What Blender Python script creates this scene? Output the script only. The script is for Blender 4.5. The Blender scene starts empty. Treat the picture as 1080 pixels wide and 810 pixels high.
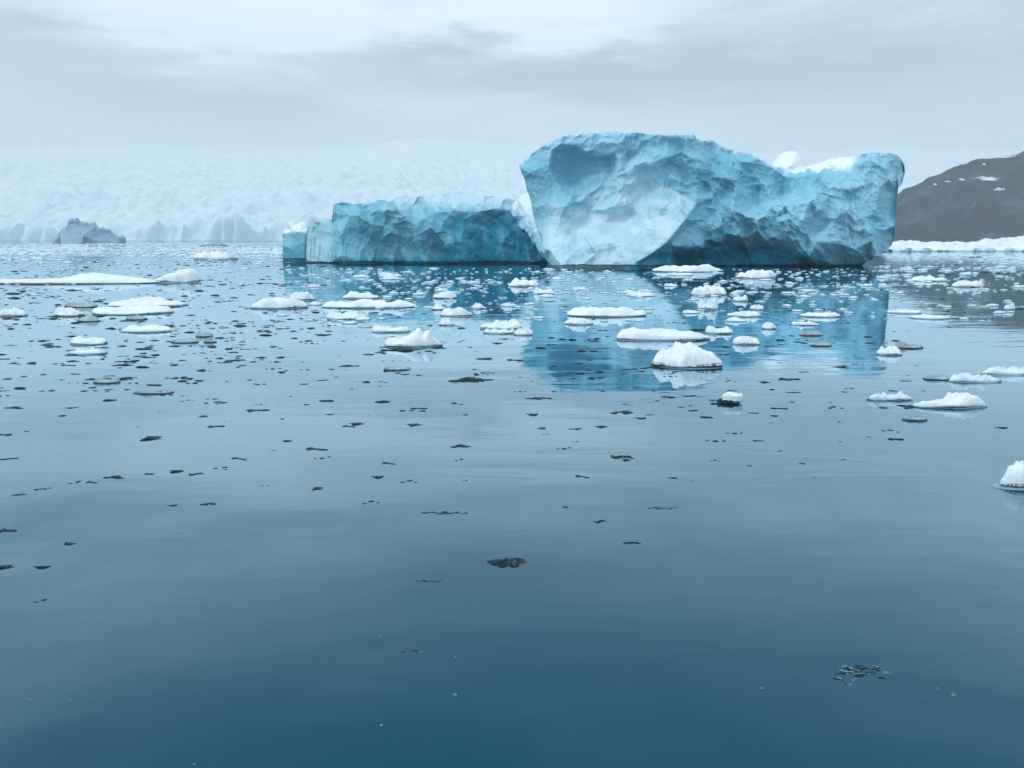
import bpy, math, random
import numpy as np
from mathutils import Vector
from mathutils.geometry import delaunay_2d_cdt

random.seed(7)
RNG = np.random.default_rng(11)
scene = bpy.context.scene
COL = scene.collection

# ------------------------------------------------------------------ camera model
F = 816.0                    # focal length in pixels of a 1080 x 810 frame
HORIZON = 252.0
CAM_H = 4.0
PITCH = math.atan((405.0 - HORIZON) / F)
CP, SP = math.cos(PITCH), math.sin(PITCH)


def ray(px, py):
    """direction (x/y, z/y) of a picture point, camera looking along +Y and pitched down"""
    a = (np.asarray(px, float) - 540.0) / F
    b = (405.0 - np.asarray(py, float)) / F
    dy = CP + b * SP
    dz = -SP + b * CP
    return a / dy, dz / dy


def ground(px, py):
    rx, rz = ray(px, py)
    y = -CAM_H / rz
    return rx * y, y


# ------------------------------------------------------------------ noise
def _hash(ix, iy, iz, s):
    h = (ix.astype(np.int64) * 374761393 + iy.astype(np.int64) * 668265263 + iz.astype(np.int64) * 2147483647 + s * 974711) & 0xFFFFFFFF
    h = ((h ^ (h >> 13)) * 1274126177) & 0xFFFFFFFF
    h = ((h ^ (h >> 16)) * 2246822519) & 0xFFFFFFFF
    h = h ^ (h >> 15)
    return (h & 0xFFFFFF) / float(0x1000000)


def vnoise(x, y, z=0.0, s=0):
    """smooth value noise in -1..1"""
    x, y, z = np.broadcast_arrays(np.asarray(x, float), np.asarray(y, float), np.asarray(z, float))
    ix, iy, iz = np.floor(x), np.floor(y), np.floor(z)
    fx, fy, fz = x - ix, y - iy, z - iz
    fx = fx * fx * fx * (fx * (fx * 6 - 15) + 10)
    fy = fy * fy * fy * (fy * (fy * 6 - 15) + 10)
    fz = fz * fz * fz * (fz * (fz * 6 - 15) + 10)
    r = 0
    for dx in (0, 1):
        for dy in (0, 1):
            for dz in (0, 1):
                w = (fx if dx else 1 - fx) * (fy if dy else 1 - fy) * (fz if dz else 1 - fz)
                r = r + w * _hash(ix + dx, iy + dy, iz + dz, s)
    return r * 2 - 1


def fbm(x, y, z=0.0, s=0, o=4, g=0.5):
    r, a, f = 0, 1.0, 1.0
    for k in range(o):
        r = r + a * vnoise(x * f, y * f, np.asarray(z) * f, s + k * 17)
        a *= g
        f *= 2.03
    return r


def worley(x, y, s=0):
    """F1, F2 distance to jittered cell points"""
    ix, iy = np.floor(x), np.floor(y)
    f1 = np.full(x.shape, 9.0)
    f2 = np.full(x.shape, 9.0)
    zz = np.zeros_like(ix)
    for dx in (-1, 0, 1):
        for dy in (-1, 0, 1):
            cx, cy = ix + dx, iy + dy
            qx = cx + _hash(cx, cy, zz, s)
            qy = cy + _hash(cx, cy, zz + 1, s)
            d = np.hypot(x - qx, y - qy)
            n1 = np.minimum(f1, d)
            f2 = np.minimum(f2, np.maximum(f1, d))
            f1 = n1
    return f1, f2


def facets(x, y, s=0, tilt=0.9, curve=0.45):
    """concave scallops, one tilted dish per jittered cell, meeting in sharp straight ridges"""
    ix, iy = np.floor(x), np.floor(y)
    zz = np.zeros_like(ix)
    r = np.full(x.shape, 9.0)
    for dx in (-1, 0, 1):
        for dy in (-1, 0, 1):
            cx, cy = ix + dx, iy + dy
            qx = cx + _hash(cx, cy, zz, s)
            qy = cy + _hash(cx, cy, zz + 1, s)
            gx = _hash(cx, cy, zz + 2, s) * 2 - 1
            gy = _hash(cx, cy, zz + 3, s) * 2 - 1
            d2 = (x - qx) ** 2 + (y - qy) ** 2
            r = np.minimum(r, _hash(cx, cy, zz + 4, s) * 0.35 + curve * d2 + tilt * 0.5 * (gx * (x - qx) + gy * (y - qy)))
    return r


def sstep(a, b, x):
    t = np.clip((x - a) / (b - a), 0, 1)
    return t * t * (3 - 2 * t)


# ------------------------------------------------------------------ object helpers
def mesh_from(name, verts, faces, mats, smooth=True, sharp=None):
    me = bpy.data.meshes.new(name)
    v = np.asarray(verts, np.float32)
    f = np.asarray(faces, np.int32)
    me.vertices.add(len(v))
    me.vertices.foreach_set("co", v.ravel())
    k = f.shape[1]
    me.loops.add(f.size)
    me.loops.foreach_set("vertex_index", f.ravel())
    me.polygons.add(len(f))
    me.polygons.foreach_set("loop_start", np.arange(0, f.size, k, dtype=np.int32))
    me.polygons.foreach_set("loop_total", np.full(len(f), k, np.int32))
    me.update(calc_edges=True)
    me.validate()
    me.polygons.foreach_set("use_smooth", np.full(len(me.polygons), smooth, bool))
    if sharp and hasattr(me, "set_sharp_from_angle"):
        me.set_sharp_from_angle(angle=math.radians(sharp))
    for m in mats if isinstance(mats, (list, tuple)) else [mats]:
        me.materials.append(m)
    return me


def link(name, me, parent=None, label=None, cat=None, group=None, kind=None, loc=None):
    o = bpy.data.objects.new(name, me)
    COL.objects.link(o)
    if parent is not None:
        o.parent = parent
    if loc is not None:
        o.location = loc
    if label:
        o["label"] = label
    if cat:
        o["category"] = cat
    if group:
        o["group"] = group
    if kind:
        o["kind"] = kind
    return o


def grid_faces(nr, nc, wrap_c=False, wrap_r=False):
    r = np.arange(nr if wrap_r else nr - 1)
    c = np.arange(nc if wrap_c else nc - 1)
    R, C = np.meshgrid(r, c, indexing="ij")
    R2, C2 = (R + 1) % nr, (C + 1) % nc
    return np.stack([R * nc + C, R * nc + C2, R2 * nc + C2, R2 * nc + C], -1).reshape(-1, 4)


# ------------------------------------------------------------------ materials
def new_mat(name):
    m = bpy.data.materials.new(name)
    m.use_nodes = True
    nt = m.node_tree
    nt.nodes.clear()
    out = nt.nodes.new("ShaderNodeOutputMaterial")
    b = nt.nodes.new("ShaderNodeBsdfPrincipled")
    nt.links.new(b.outputs[0], out.inputs[0])
    return m, nt, b


def node(nt, kind, **kw):
    n = nt.nodes.new(kind)
    for k, v in kw.items():
        if k.startswith("i_"):
            n.inputs[k[2:].replace("_", " ")].default_value = v
        else:
            setattr(n, k, v)
    return n


def ramp(nt, fac, stops):
    n = nt.nodes.new("ShaderNodeValToRGB")
    e = n.color_ramp.elements
    while len(e) < len(stops):
        e.new(0.5)
    for i, (p, c) in enumerate(stops):
        e[i].position = p
        e[i].color = (*c, 1) if len(c) == 3 else c
    if fac is not None:
        nt.links.new(fac, n.inputs[0])
    return n


def mixc(nt, fac, a, b, blend="MIX"):
    n = nt.nodes.new("ShaderNodeMix")
    n.data_type = "RGBA"
    n.blend_type = blend
    for sock, v in ((n.inputs[0], fac), (n.inputs[6], a), (n.inputs[7], b)):
        if isinstance(v, bpy.types.NodeSocket):
            nt.links.new(v, sock)
        elif isinstance(v, (int, float)):
            sock.default_value = v
        else:
            sock.default_value = (*v, 1)
    return n.outputs[2]


def math_n(nt, op, a, b=None, c=None, clamp=False):
    n = nt.nodes.new("ShaderNodeMath")
    n.operation = op
    n.use_clamp = clamp
    for i, v in enumerate((a, b, c)):
        if v is None:
            continue
        if isinstance(v, bpy.types.NodeSocket):
            nt.links.new(v, n.inputs[i])
        else:
            n.inputs[i].default_value = v
    return n.outputs[0]


def mapped(nt, scale=(1, 1, 1), rot=(0, 0, 0), src="Object"):
    tc = nt.nodes.new("ShaderNodeTexCoord")
    mp = nt.nodes.new("ShaderNodeMapping")
    mp.inputs["Scale"].default_value = scale
    mp.inputs["Rotation"].default_value = rot
    nt.links.new(tc.outputs[src], mp.inputs[0])
    return mp.outputs[0]


def noise_n(nt, vec, scale, detail=4, rough=0.55, dist=0.0):
    n = nt.nodes.new("ShaderNodeTexNoise")
    n.inputs["Scale"].default_value = scale
    n.inputs["Detail"].default_value = detail
    n.inputs["Roughness"].default_value = rough
    n.inputs["Distortion"].default_value = dist
    nt.links.new(vec, n.inputs["Vector"])
    return n.outputs[0]


def bump_n(nt, b, height, dist, strength=1.0, prev=None):
    n = nt.nodes.new("ShaderNodeBump")
    n.inputs["Strength"].default_value = strength
    n.inputs["Distance"].default_value = dist
    nt.links.new(height, n.inputs["Height"])
    if prev is not None:
        nt.links.new(prev, n.inputs["Normal"])
    if b is not None:
        nt.links.new(n.outputs[0], b.inputs["Normal"])
    return n.outputs[0]


def ice_material(name, pale, mid, blue, lo, hi, scale=0.09, bump=0.35, rough=0.45):
    """glacier ice: bubble-white ice veined and patched with clear blue ice and painted shade; wet at the waterline"""
    m, nt, b = new_mat(name)
    v = mapped(nt)
    n1 = noise_n(nt, v, scale, 5, 0.6, 0.6)
    vs = mapped(nt, (1.0, 1.0, 2.2), (0, math.radians(28), 0))
    n2 = noise_n(nt, vs, scale * 4.5, 4, 0.6, 0.8)
    f = math_n(nt, "ADD", math_n(nt, "MULTIPLY", n1, 0.62), math_n(nt, "MULTIPLY", n2, 0.38))
    r = ramp(nt, f, [(max(lo, 0.0), blue if lo > 0.2 else mid), ((max(lo, 0) + hi) / 2, mid), (hi, pale)])
    col = r.outputs[0]
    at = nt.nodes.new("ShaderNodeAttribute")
    at.attribute_name = "blue_ice_shade"
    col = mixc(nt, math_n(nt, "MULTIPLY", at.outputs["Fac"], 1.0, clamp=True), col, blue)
    ats = nt.nodes.new("ShaderNodeAttribute")
    ats.attribute_name = "snow"  # snow, plus painted brightness on the big berg's lit face
    col = mixc(nt, ats.outputs["Fac"], col, (0.86, 0.9, 0.93))
    # faint ochre dust veins
    d = ramp(nt, noise_n(nt, vs, scale * 9, 3, 0.6, 1.5), [(0.60, (0, 0, 0)), (0.74, (1, 1, 1))])
    col = mixc(nt, math_n(nt, "MULTIPLY", d.outputs[0], 0.12), col, (0.52, 0.58, 0.48))
    nt.links.new(col, b.inputs["Base Color"])
    b.inputs["Roughness"].default_value = rough
    b.inputs["Specular IOR Level"].default_value = 0.1
    h1 = noise_n(nt, vs, 1.1, 6, 0.62, 0.4)
    h2 = noise_n(nt, v, 4.5, 4, 0.6)
    p = bump_n(nt, None, h1, bump)
    bump_n(nt, b, h2, bump * 0.25, 1.0, p)
    return m


MAT_BERG = ice_material("berg_ice", (0.38, 0.63, 0.74), (0.135, 0.45, 0.585), (0.006, 0.27, 0.41), -0.1, 0.62, bump=0.12)
MAT_WING = ice_material("blue_berg_ice", (0.34, 0.60, 0.70), (0.11, 0.43, 0.56), (0.008, 0.25, 0.38), 0.0, 0.66, bump=0.12)
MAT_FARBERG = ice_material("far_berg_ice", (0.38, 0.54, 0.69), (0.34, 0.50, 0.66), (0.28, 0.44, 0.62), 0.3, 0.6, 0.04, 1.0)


def snow_material(name, base, shade, scale, bump, wet=None, wet_h=0.08, rough=0.6):
    m, nt, b = new_mat(name)
    v = mapped(nt)
    r = ramp(nt, noise_n(nt, v, scale, 5, 0.6), [(0.32, shade), (0.58, base)])
    col = r.outputs[0]
    if wet is not None:
        geo = nt.nodes.new("ShaderNodeNewGeometry")
        sp = nt.nodes.new("ShaderNodeSeparateXYZ")
        nt.links.new(geo.outputs["Position"], sp.inputs[0])
        zz = math_n(nt, "ADD", sp.outputs[2], math_n(nt, "MULTIPLY", noise_n(nt, v, scale * 2, 3), wet_h * 0.8))
        w = math_n(nt, "SUBTRACT", 1.0, math_n(nt, "DIVIDE", math_n(nt, "SUBTRACT", zz, wet_h * 0.7), wet_h * 0.7, clamp=True), clamp=True)
        col = mixc(nt, w, col, wet)
    nt.links.new(col, b.inputs["Base Color"])
    b.inputs["Roughness"].default_value = rough
    b.inputs["Specular IOR Level"].default_value = 0.25
    h = noise_n(nt, v, scale * 6, 6, 0.65)
    bump_n(nt, b, h, bump)
    return m


MAT_FLOE = snow_material("floe_snow", (0.87, 0.91, 0.94), (0.72, 0.81, 0.87), 1.6, 0.045, (0.42, 0.56, 0.62), 0.11)
MAT_FOOT = snow_material("floe_foot_ice", (0.34, 0.48, 0.55), (0.16, 0.28, 0.35), 2.5, 0.02, rough=0.3)
MAT_BRASH = snow_material("brash_snow", (0.78, 0.85, 0.90), (0.46, 0.62, 0.70), 1.0, 0.03, (0.18, 0.34, 0.42), 0.05)
MAT_GREY = snow_material("grey_floe_ice", (0.40, 0.48, 0.52), (0.18, 0.25, 0.29), 2.0, 0.03, (0.05, 0.10, 0.12), 0.05, 0.4)
MAT_GLACIER = snow_material("glacier_snow", (0.86, 0.91, 0.95), (0.60, 0.76, 0.88), 0.012, 3.0)


def steep_blue(m, col, lo, hi):
    """bare blue ice where the surface is too steep to hold snow"""
    nt = m.node_tree
    b = next(n for n in nt.nodes if n.type == "BSDF_PRINCIPLED")
    old = b.inputs["Base Color"].links[0].from_socket
    g = nt.nodes.new("ShaderNodeNewGeometry")
    sp = nt.nodes.new("ShaderNodeSeparateXYZ")
    nt.links.new(g.outputs["True Normal"], sp.inputs[0])
    f = nt.nodes.new("ShaderNodeMapRange")
    f.inputs[1].default_value, f.inputs[2].default_value = lo, hi
    f.inputs[3].default_value, f.inputs[4].default_value = 1.0, 0.0
    nt.links.new(sp.outputs[2], f.inputs[0])
    nt.links.new(mixc(nt, f.outputs[0], old, col), b.inputs["Base Color"])


steep_blue(MAT_GLACIER, (0.54, 0.74, 0.86), 0.25, 0.85)
MAT_SHELF = snow_material("shelf_snow", (0.88, 0.92, 0.95), (0.70, 0.80, 0.86), 0.15, 0.5, (0.35, 0.52, 0.60), 0.5)
MAT_PATCH = snow_material("snow_patch", (0.80, 0.85, 0.89), (0.66, 0.74, 0.80), 0.2, 0.3)


def dark_material():
    m, nt, b = new_mat("clear_dark_ice")
    v = mapped(nt)
    r = ramp(nt, noise_n(nt, v, 9.0, 4, 0.65), [(0.40, (0.002, 0.012, 0.019)), (0.60, (0.008, 0.032, 0.044)), (0.76, (0.12, 0.24, 0.29))])
    nt.links.new(r.outputs[0], b.inputs["Base Color"])
    b.inputs["Roughness"].default_value = 0.32
    b.inputs["Specular IOR Level"].default_value = 0.12
    bump_n(nt, b, noise_n(nt, v, 18.0, 4, 0.6), 0.02)
    return m


MAT_DARK = dark_material()


def glassy_material():
    m, nt, b = new_mat("half_sunk_ice")
    v = mapped(nt, (0.7, 1.8, 1.0))
    r = ramp(nt, noise_n(nt, v, 7.0, 4, 0.65, 1.2), [(0.42, (0.001, 0.006, 0.012)), (0.50, (0.005, 0.03, 0.045)), (0.55, (0.16, 0.28, 0.33)), (0.66, (0.45, 0.56, 0.60))])
    nt.links.new(r.outputs[0], b.inputs["Base Color"])
    b.inputs["Roughness"].default_value = 0.3
    b.inputs["Specular IOR Level"].default_value = 0.15
    bump_n(nt, b, noise_n(nt, v, 14.0, 4, 0.6), 0.03)
    return m


MAT_GLASSY = glassy_material()


def rock_material():
    m, nt, b = new_mat("dark_rock")
    v = mapped(nt, (1, 1, 0.6))
    f = noise_n(nt, v, 0.024, 10, 0.70, 0.5)
    r = ramp(nt, f, [(0.40, (0.002, 0.011, 0.022)), (0.52, (0.007, 0.025, 0.044)), (0.63, (0.05, 0.095, 0.13))])
    sn = ramp(nt, noise_n(nt, v, 0.5, 6, 0.7), [(0.64, (0, 0, 0)), (0.76, (1, 1, 1))])
    col = mixc(nt, math_n(nt, "MULTIPLY", sn.outputs[0], 0.25), r.outputs[0], (0.30, 0.38, 0.44))
    nt.links.new(col, b.inputs["Base Color"])
    b.inputs["Roughness"].default_value = 0.9
    b.inputs["Specular IOR Level"].default_value = 0.1
    bump_n(nt, b, noise_n(nt, v, 0.12, 8, 0.7), 5.0)
    return m


MAT_ROCK = rock_material()


def water_material():
    """deep sea water: dark blue body, mirror by Fresnel, very slight ripples"""
    m = bpy.data.materials.new("sea_water")
    m.use_nodes = True
    nt = m.node_tree
    nt.nodes.clear()
    out = nt.nodes.new("ShaderNodeOutputMaterial")
    body = nt.nodes.new("ShaderNodeBsdfDiffuse")
    body.inputs["Color"].default_value = (0.0001, 0.055, 0.090, 1)
    glo = nt.nodes.new("ShaderNodeBsdfGlossy")
    glo.inputs["Color"].default_value = (0.79, 0.93, 1.0, 1)
    glo.inputs["Roughness"].default_value = 0.015
    fr = nt.nodes.new("ShaderNodeFresnel")
    fr.inputs["IOR"].default_value = 1.333
    mx = nt.nodes.new("ShaderNodeMixShader")
    nt.links.new(math_n(nt, "MINIMUM", math_n(nt, "MULTIPLY", math_n(nt, "POWER", math_n(nt, "MAXIMUM", math_n(nt, "SUBTRACT", fr.outputs[0], 0.03), 0.0), 0.72), 1.62), 0.88), mx.inputs[0])
    nt.links.new(body.outputs[0], mx.inputs[1])
    nt.links.new(glo.outputs[0], mx.inputs[2])
    nt.links.new(mx.outputs[0], out.inputs[0])
    v1 = mapped(nt, (0.30, 1.0, 1.0), (0, 0, math.radians(5)))
    v2 = mapped(nt, (0.5, 1.0, 1.0), (0, 0, math.radians(-14)))
    v3 = mapped(nt, (0.25, 1.0, 1.0))
    swell = noise_n(nt, v3, 0.16, 2, 0.5)
    mid = noise_n(nt, v1, 0.9, 3, 0.5, 0.3)
    fine = noise_n(nt, v2, 4.0, 3, 0.55)
    patch = ramp(nt, noise_n(nt, v3, 0.05, 3, 0.5), [(0.40, (0.25, 0.25, 0.25)), (0.64, (1, 1, 1))])
    h = math_n(nt, "ADD", math_n(nt, "MULTIPLY", swell, 0.045),
               math_n(nt, "MULTIPLY", patch.outputs[0], math_n(nt, "ADD", math_n(nt, "MULTIPLY", mid, 0.019), math_n(nt, "MULTIPLY", fine, 0.0014))))
    nb = bump_n(nt, None, h, 1.0)
    nt.links.new(nb, glo.inputs["Normal"])
    nt.links.new(nb, fr.inputs["Normal"])
    return m


MAT_WATER = water_material()

# ------------------------------------------------------------------ water, haze
W = 8500.0
wm = mesh_from("water", [(-W, -1500, 0), (W, -1500, 0), (W, W, 0), (-W, W, 0)], [(0, 1, 2, 3)], MAT_WATER, smooth=False)
link("water", wm, kind="structure", label="calm dark blue sea mirroring the overcast sky and the icebergs")

hm = bpy.data.materials.new("haze_air")
hm.use_nodes = True
hm.node_tree.nodes.clear()
_o = hm.node_tree.nodes.new("ShaderNodeOutputMaterial")
_p = hm.node_tree.nodes.new("ShaderNodeVolumePrincipled")
_p.inputs["Color"].default_value = (0.90, 0.975, 1.0, 1)
_p.inputs["Density"].default_value = 0.00030
_p.inputs["Anisotropy"].default_value = 0.0
hm.node_tree.links.new(_p.outputs[0], _o.inputs["Volume"])
x0, x1, y0, y1, z0, z1 = -9000, 9000, -2000, 9000, -20.0, 1030.0
hv = [(x, y, z) for z in (z0, z1) for y in (y0, y1) for x in (x0, x1)]
hf = [(0, 2, 3, 1), (4, 5, 7, 6), (0, 1, 5, 4), (2, 6, 7, 3), (0, 4, 6, 2), (1, 3, 7, 5)]
link("haze", mesh_from("haze", hv, hf, hm, smooth=False), kind="stuff", label="pale damp air fading the far glacier and hill")


# ------------------------------------------------------------------ icebergs
def A(X, Y):
    return 520 + X / 2.348, 120 + Y / 2.348


def B(X, Y):
    return 540 + X / 4.909, 130 + Y / 4.909


def C(X, Y):
    return 740 + X / 4.909, 140 + Y / 4.909


def D(X, Y):
    return 280 + X / 3.375, 180 + Y / 3.375


def E(X, Y):
    return X / 3.375, 120 + Y / 3.375


def pl_interp(pts, vals, gx, gy):
    """piecewise linear interpolation over the Delaunay triangulation of the control points"""
    co, _, tris, *_ = delaunay_2d_cdt([Vector(p) for p in pts], [], [], 0, 1e-6)
    co = np.array([tuple(c) for c in co])
    P = np.asarray(pts, float)
    val = np.array([vals[int(np.argmin(((P - c) ** 2).sum(1)))] for c in co])
    out = np.full(gx.shape, np.nan)
    for t in tris:
        a, b, c = co[list(t)]
        det = (b[1] - c[1]) * (a[0] - c[0]) + (c[0] - b[0]) * (a[1] - c[1])
        if abs(det) < 1e-9:
            continue
        x0, x1 = min(a[0], b[0], c[0]), max(a[0], b[0], c[0])
        y0, y1 = min(a[1], b[1], c[1]), max(a[1], b[1], c[1])
        m = (gx >= x0 - .01) & (gx <= x1 + .01) & (gy >= y0 - .01) & (gy <= y1 + .01)
        if not m.any():
            continue
        l0 = ((b[1] - c[1]) * (gx - c[0]) + (c[0] - b[0]) * (gy - c[1])) / det
        l1 = ((c[1] - a[1]) * (gx - c[0]) + (a[0] - c[0]) * (gy - c[1])) / det
        l2 = 1 - l0 - l1
        m &= (l0 >= -1e-4) & (l1 >= -1e-4) & (l2 >= -1e-4)
        out[m] = (l0 * val[t[0]] + l1 * val[t[1]] + l2 * val[t[2]])[m]
    bad = np.isnan(out)
    if bad.any():
        idx = np.argwhere(bad)
        for i, j in idx:
            out[i, j] = vals[int(np.argmin((P[:, 0] - gx[i, j]) ** 2 + (P[:, 1] - gy[i, j]) ** 2))]
    return out


def blur(a, n):
    for _ in range(n):
        p = np.pad(a, 1, mode="edge")
        a = (p[:-2, 1:-1] + p[2:, 1:-1] + p[1:-1, :-2] + p[1:-1, 2:] + 2 * a) / 6
    return a


def iceberg_mesh(name, top, bot, ctrl, Yc, T, mat, nx=420, nf=150, nb=26, R=6.0, base_py=284.0, BT=8.0, detail=None, blurs=1, blue=None, snow=None, jag=0.0, seed=0, sharp=42):
    """A berg traced from its outline: the front is relief (metres towards the viewer) over the outline, the back
    is a rounder wall, both closing on the outline's plane at distance Yc."""
    top = np.array(top, float)
    bot = np.array(bot, float)
    xs = np.linspace(top[0, 0], top[-1, 0], nx)
    tp = np.interp(xs, top[:, 0], top[:, 1])
    if jag:
        tp = tp + jag * (fbm(xs / 5.0, xs * 0 + seed, 0, 31 + seed, 3)) * np.clip(np.minimum(xs - xs[0], xs[-1] - xs) / 8, 0, 1)
    bt = np.interp(xs, bot[:, 0], bot[:, 1])
    if jag:
        bt = np.where(bt < base_py - 0.6, bt + 2.2 * jag * fbm(xs / 3.2, xs * 0 + seed, 0, 37 + seed, 3), bt)
    bt = np.maximum(bt, tp + 0.3)
    v = np.linspace(0, 1, nf)
    GX = np.repeat(xs[None, :], nf, 0)
    GY = bt[None, :] + (tp - bt)[None, :] * v[:, None]          # row 0 = bottom
    # distance to the outline above water
    oy = np.concatenate([tp, bt[bt < base_py - 0.6]])
    ox = np.concatenate([xs, xs[bt < base_py - 0.6]])
    # vertical sides of the outline
    for i in (0, nx - 1):
        yy = np.linspace(tp[i], bt[i], 20)
        ox = np.concatenate([ox, np.full(20, xs[i])])
        oy = np.concatenate([oy, yy])
    dist = np.full(GX.shape, 1e9)
    for a, b_ in zip(ox[::2], oy[::2]):
        dist = np.minimum(dist, (GX - a) ** 2 + (GY - b_) ** 2)
    dist = np.sqrt(dist)
    u = np.clip(dist / R, 0, 1)
    c = np.sqrt(1 - (1 - u) ** 2)
    P = np.array([(p[0], p[1]) for p in ctrl])
    pv = [p[2] for p in ctrl]
    # carry the relief out to the outline so that nothing is left open there
    ex, ey = [], []
    for i in range(0, nx, max(1, nx // 60)):
        ex += [xs[i], xs[i]]
        ey += [tp[i] - 1.5, bt[i] + 1.5]
    for a, b_ in zip(ex, ey):
        dd = np.hypot(P[: len(ctrl), 0] - a, P[: len(ctrl), 1] - b_) + .5
        pv.append(float(ctrl[int(np.argmin(dd))][2]))
    P = np.concatenate([P, np.stack([ex, ey], -1)], 0)
    relief = blur(pl_interp([tuple(p) for p in P], pv, GX, GY), blurs)
    if detail is not None:
        dt = detail(GX, GY)
        relief = relief + dt - dt.mean()
    YF = Yc - T * c - relief
    rx, rz = ray(GX, GY)
    front = np.stack([rx * YF, YF, CAM_H + rz * YF], -1)
    vb = np.linspace(1, 0, nb + 2)[1:]
    GXb = np.repeat(xs[None, :], nb + 1, 0)
    GYb = bt[None, :] + (tp - bt)[None, :] * vb[:, None]
    mid = np.sin(np.pi * np.linspace(0, 1, nx)) ** 0.5
    YB = np.maximum(Yc, YF.max(0))[None, :] + 0.6 + BT * np.sqrt(np.clip(1 - vb[:, None] ** 3, 0, 1)) * mid[None, :] + 0.8 * fbm(GXb / 30, GYb / 30, 0, 91, 3) * (1 - vb[:, None])
    cxm = 0.5 * (xs[0] + xs[-1])
    rxb, rzb = ray(cxm + (GXb - cxm) * 0.985, np.minimum(GYb + 1.2, np.maximum(bt, GYb)[:, :]))
    back = np.stack([rxb * YB, YB, CAM_H + rzb * YB], -1)
    V = np.concatenate([front, back], 0)
    nr = V.shape[0]
    q = grid_faces(nr, nx, wrap_r=True)
    faces = [q[:, [0, 1, 2]], q[:, [0, 2, 3]]]
    ends = []
    for e, col in enumerate((0, nx - 1)):                      # close both ends
        ends.append(V[:, col].mean(0))
        k = np.arange(nr)
        a, b_ = k * nx + col, ((k + 1) % nr) * nx + col
        cc = np.full(nr, nr * nx + e)
        faces.append(np.stack([b_, a, cc] if e == 0 else [a, b_, cc], -1))
    me = mesh_from(name, np.concatenate([V.reshape(-1, 3), np.array(ends)]), np.concatenate(faces), mat, sharp=sharp)
    for key, fn in (("blue_ice_shade", blue), ("snow", snow)):
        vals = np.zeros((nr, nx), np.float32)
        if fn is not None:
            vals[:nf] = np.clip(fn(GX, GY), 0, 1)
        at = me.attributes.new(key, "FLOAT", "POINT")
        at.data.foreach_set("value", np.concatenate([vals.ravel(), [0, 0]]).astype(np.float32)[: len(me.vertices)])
    return me


def conv(fr, pts):
    return [(*fr(p[0], p[1]), p[2]) for p in pts]


def rot_uv(x, y, a):
    ca, sa = math.cos(a), math.sin(a)
    return x * ca + y * sa, -x * sa + y * ca


def crumple(seed, amp=1.0, ang=0.5, cell=20.0):
    def fn(gx, gy):
        wx = gx + 5 * fbm(gx / 34, gy / 34, 0, seed + 1, 2)
        wy = gy + 5 * fbm(gx / 34, gy / 34, 5, seed + 2, 2)
        u, v = rot_uv(wx, wy, ang)
        r = 3.0 * facets(u / (cell * 2.1), v / (cell * 1.15), seed + 3)
        u, v = rot_uv(wx + 2 * vnoise(gx / 9, gy / 9, 1, seed), wy, ang + 0.45)
        q = 0.28 + 1.05 * sstep(-.35, .45, fbm(gx / 42, gy / 30, 2, seed + 11, 2))      # smooth melted areas between broken ones
        r = r + 1.35 * q * facets(u / (cell * 1.05), v / (cell * 0.48), seed + 4)
        u, v = rot_uv(wx, wy, ang - 0.35)
        r = r + 0.42 * q * q * facets(u / (cell * 0.42), v / (cell * 0.22), seed + 5)
        return amp * (r + 0.06 * fbm(gx / 3.2, gy / 3.2, 0, seed + 6, 2))
    return fn


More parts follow.
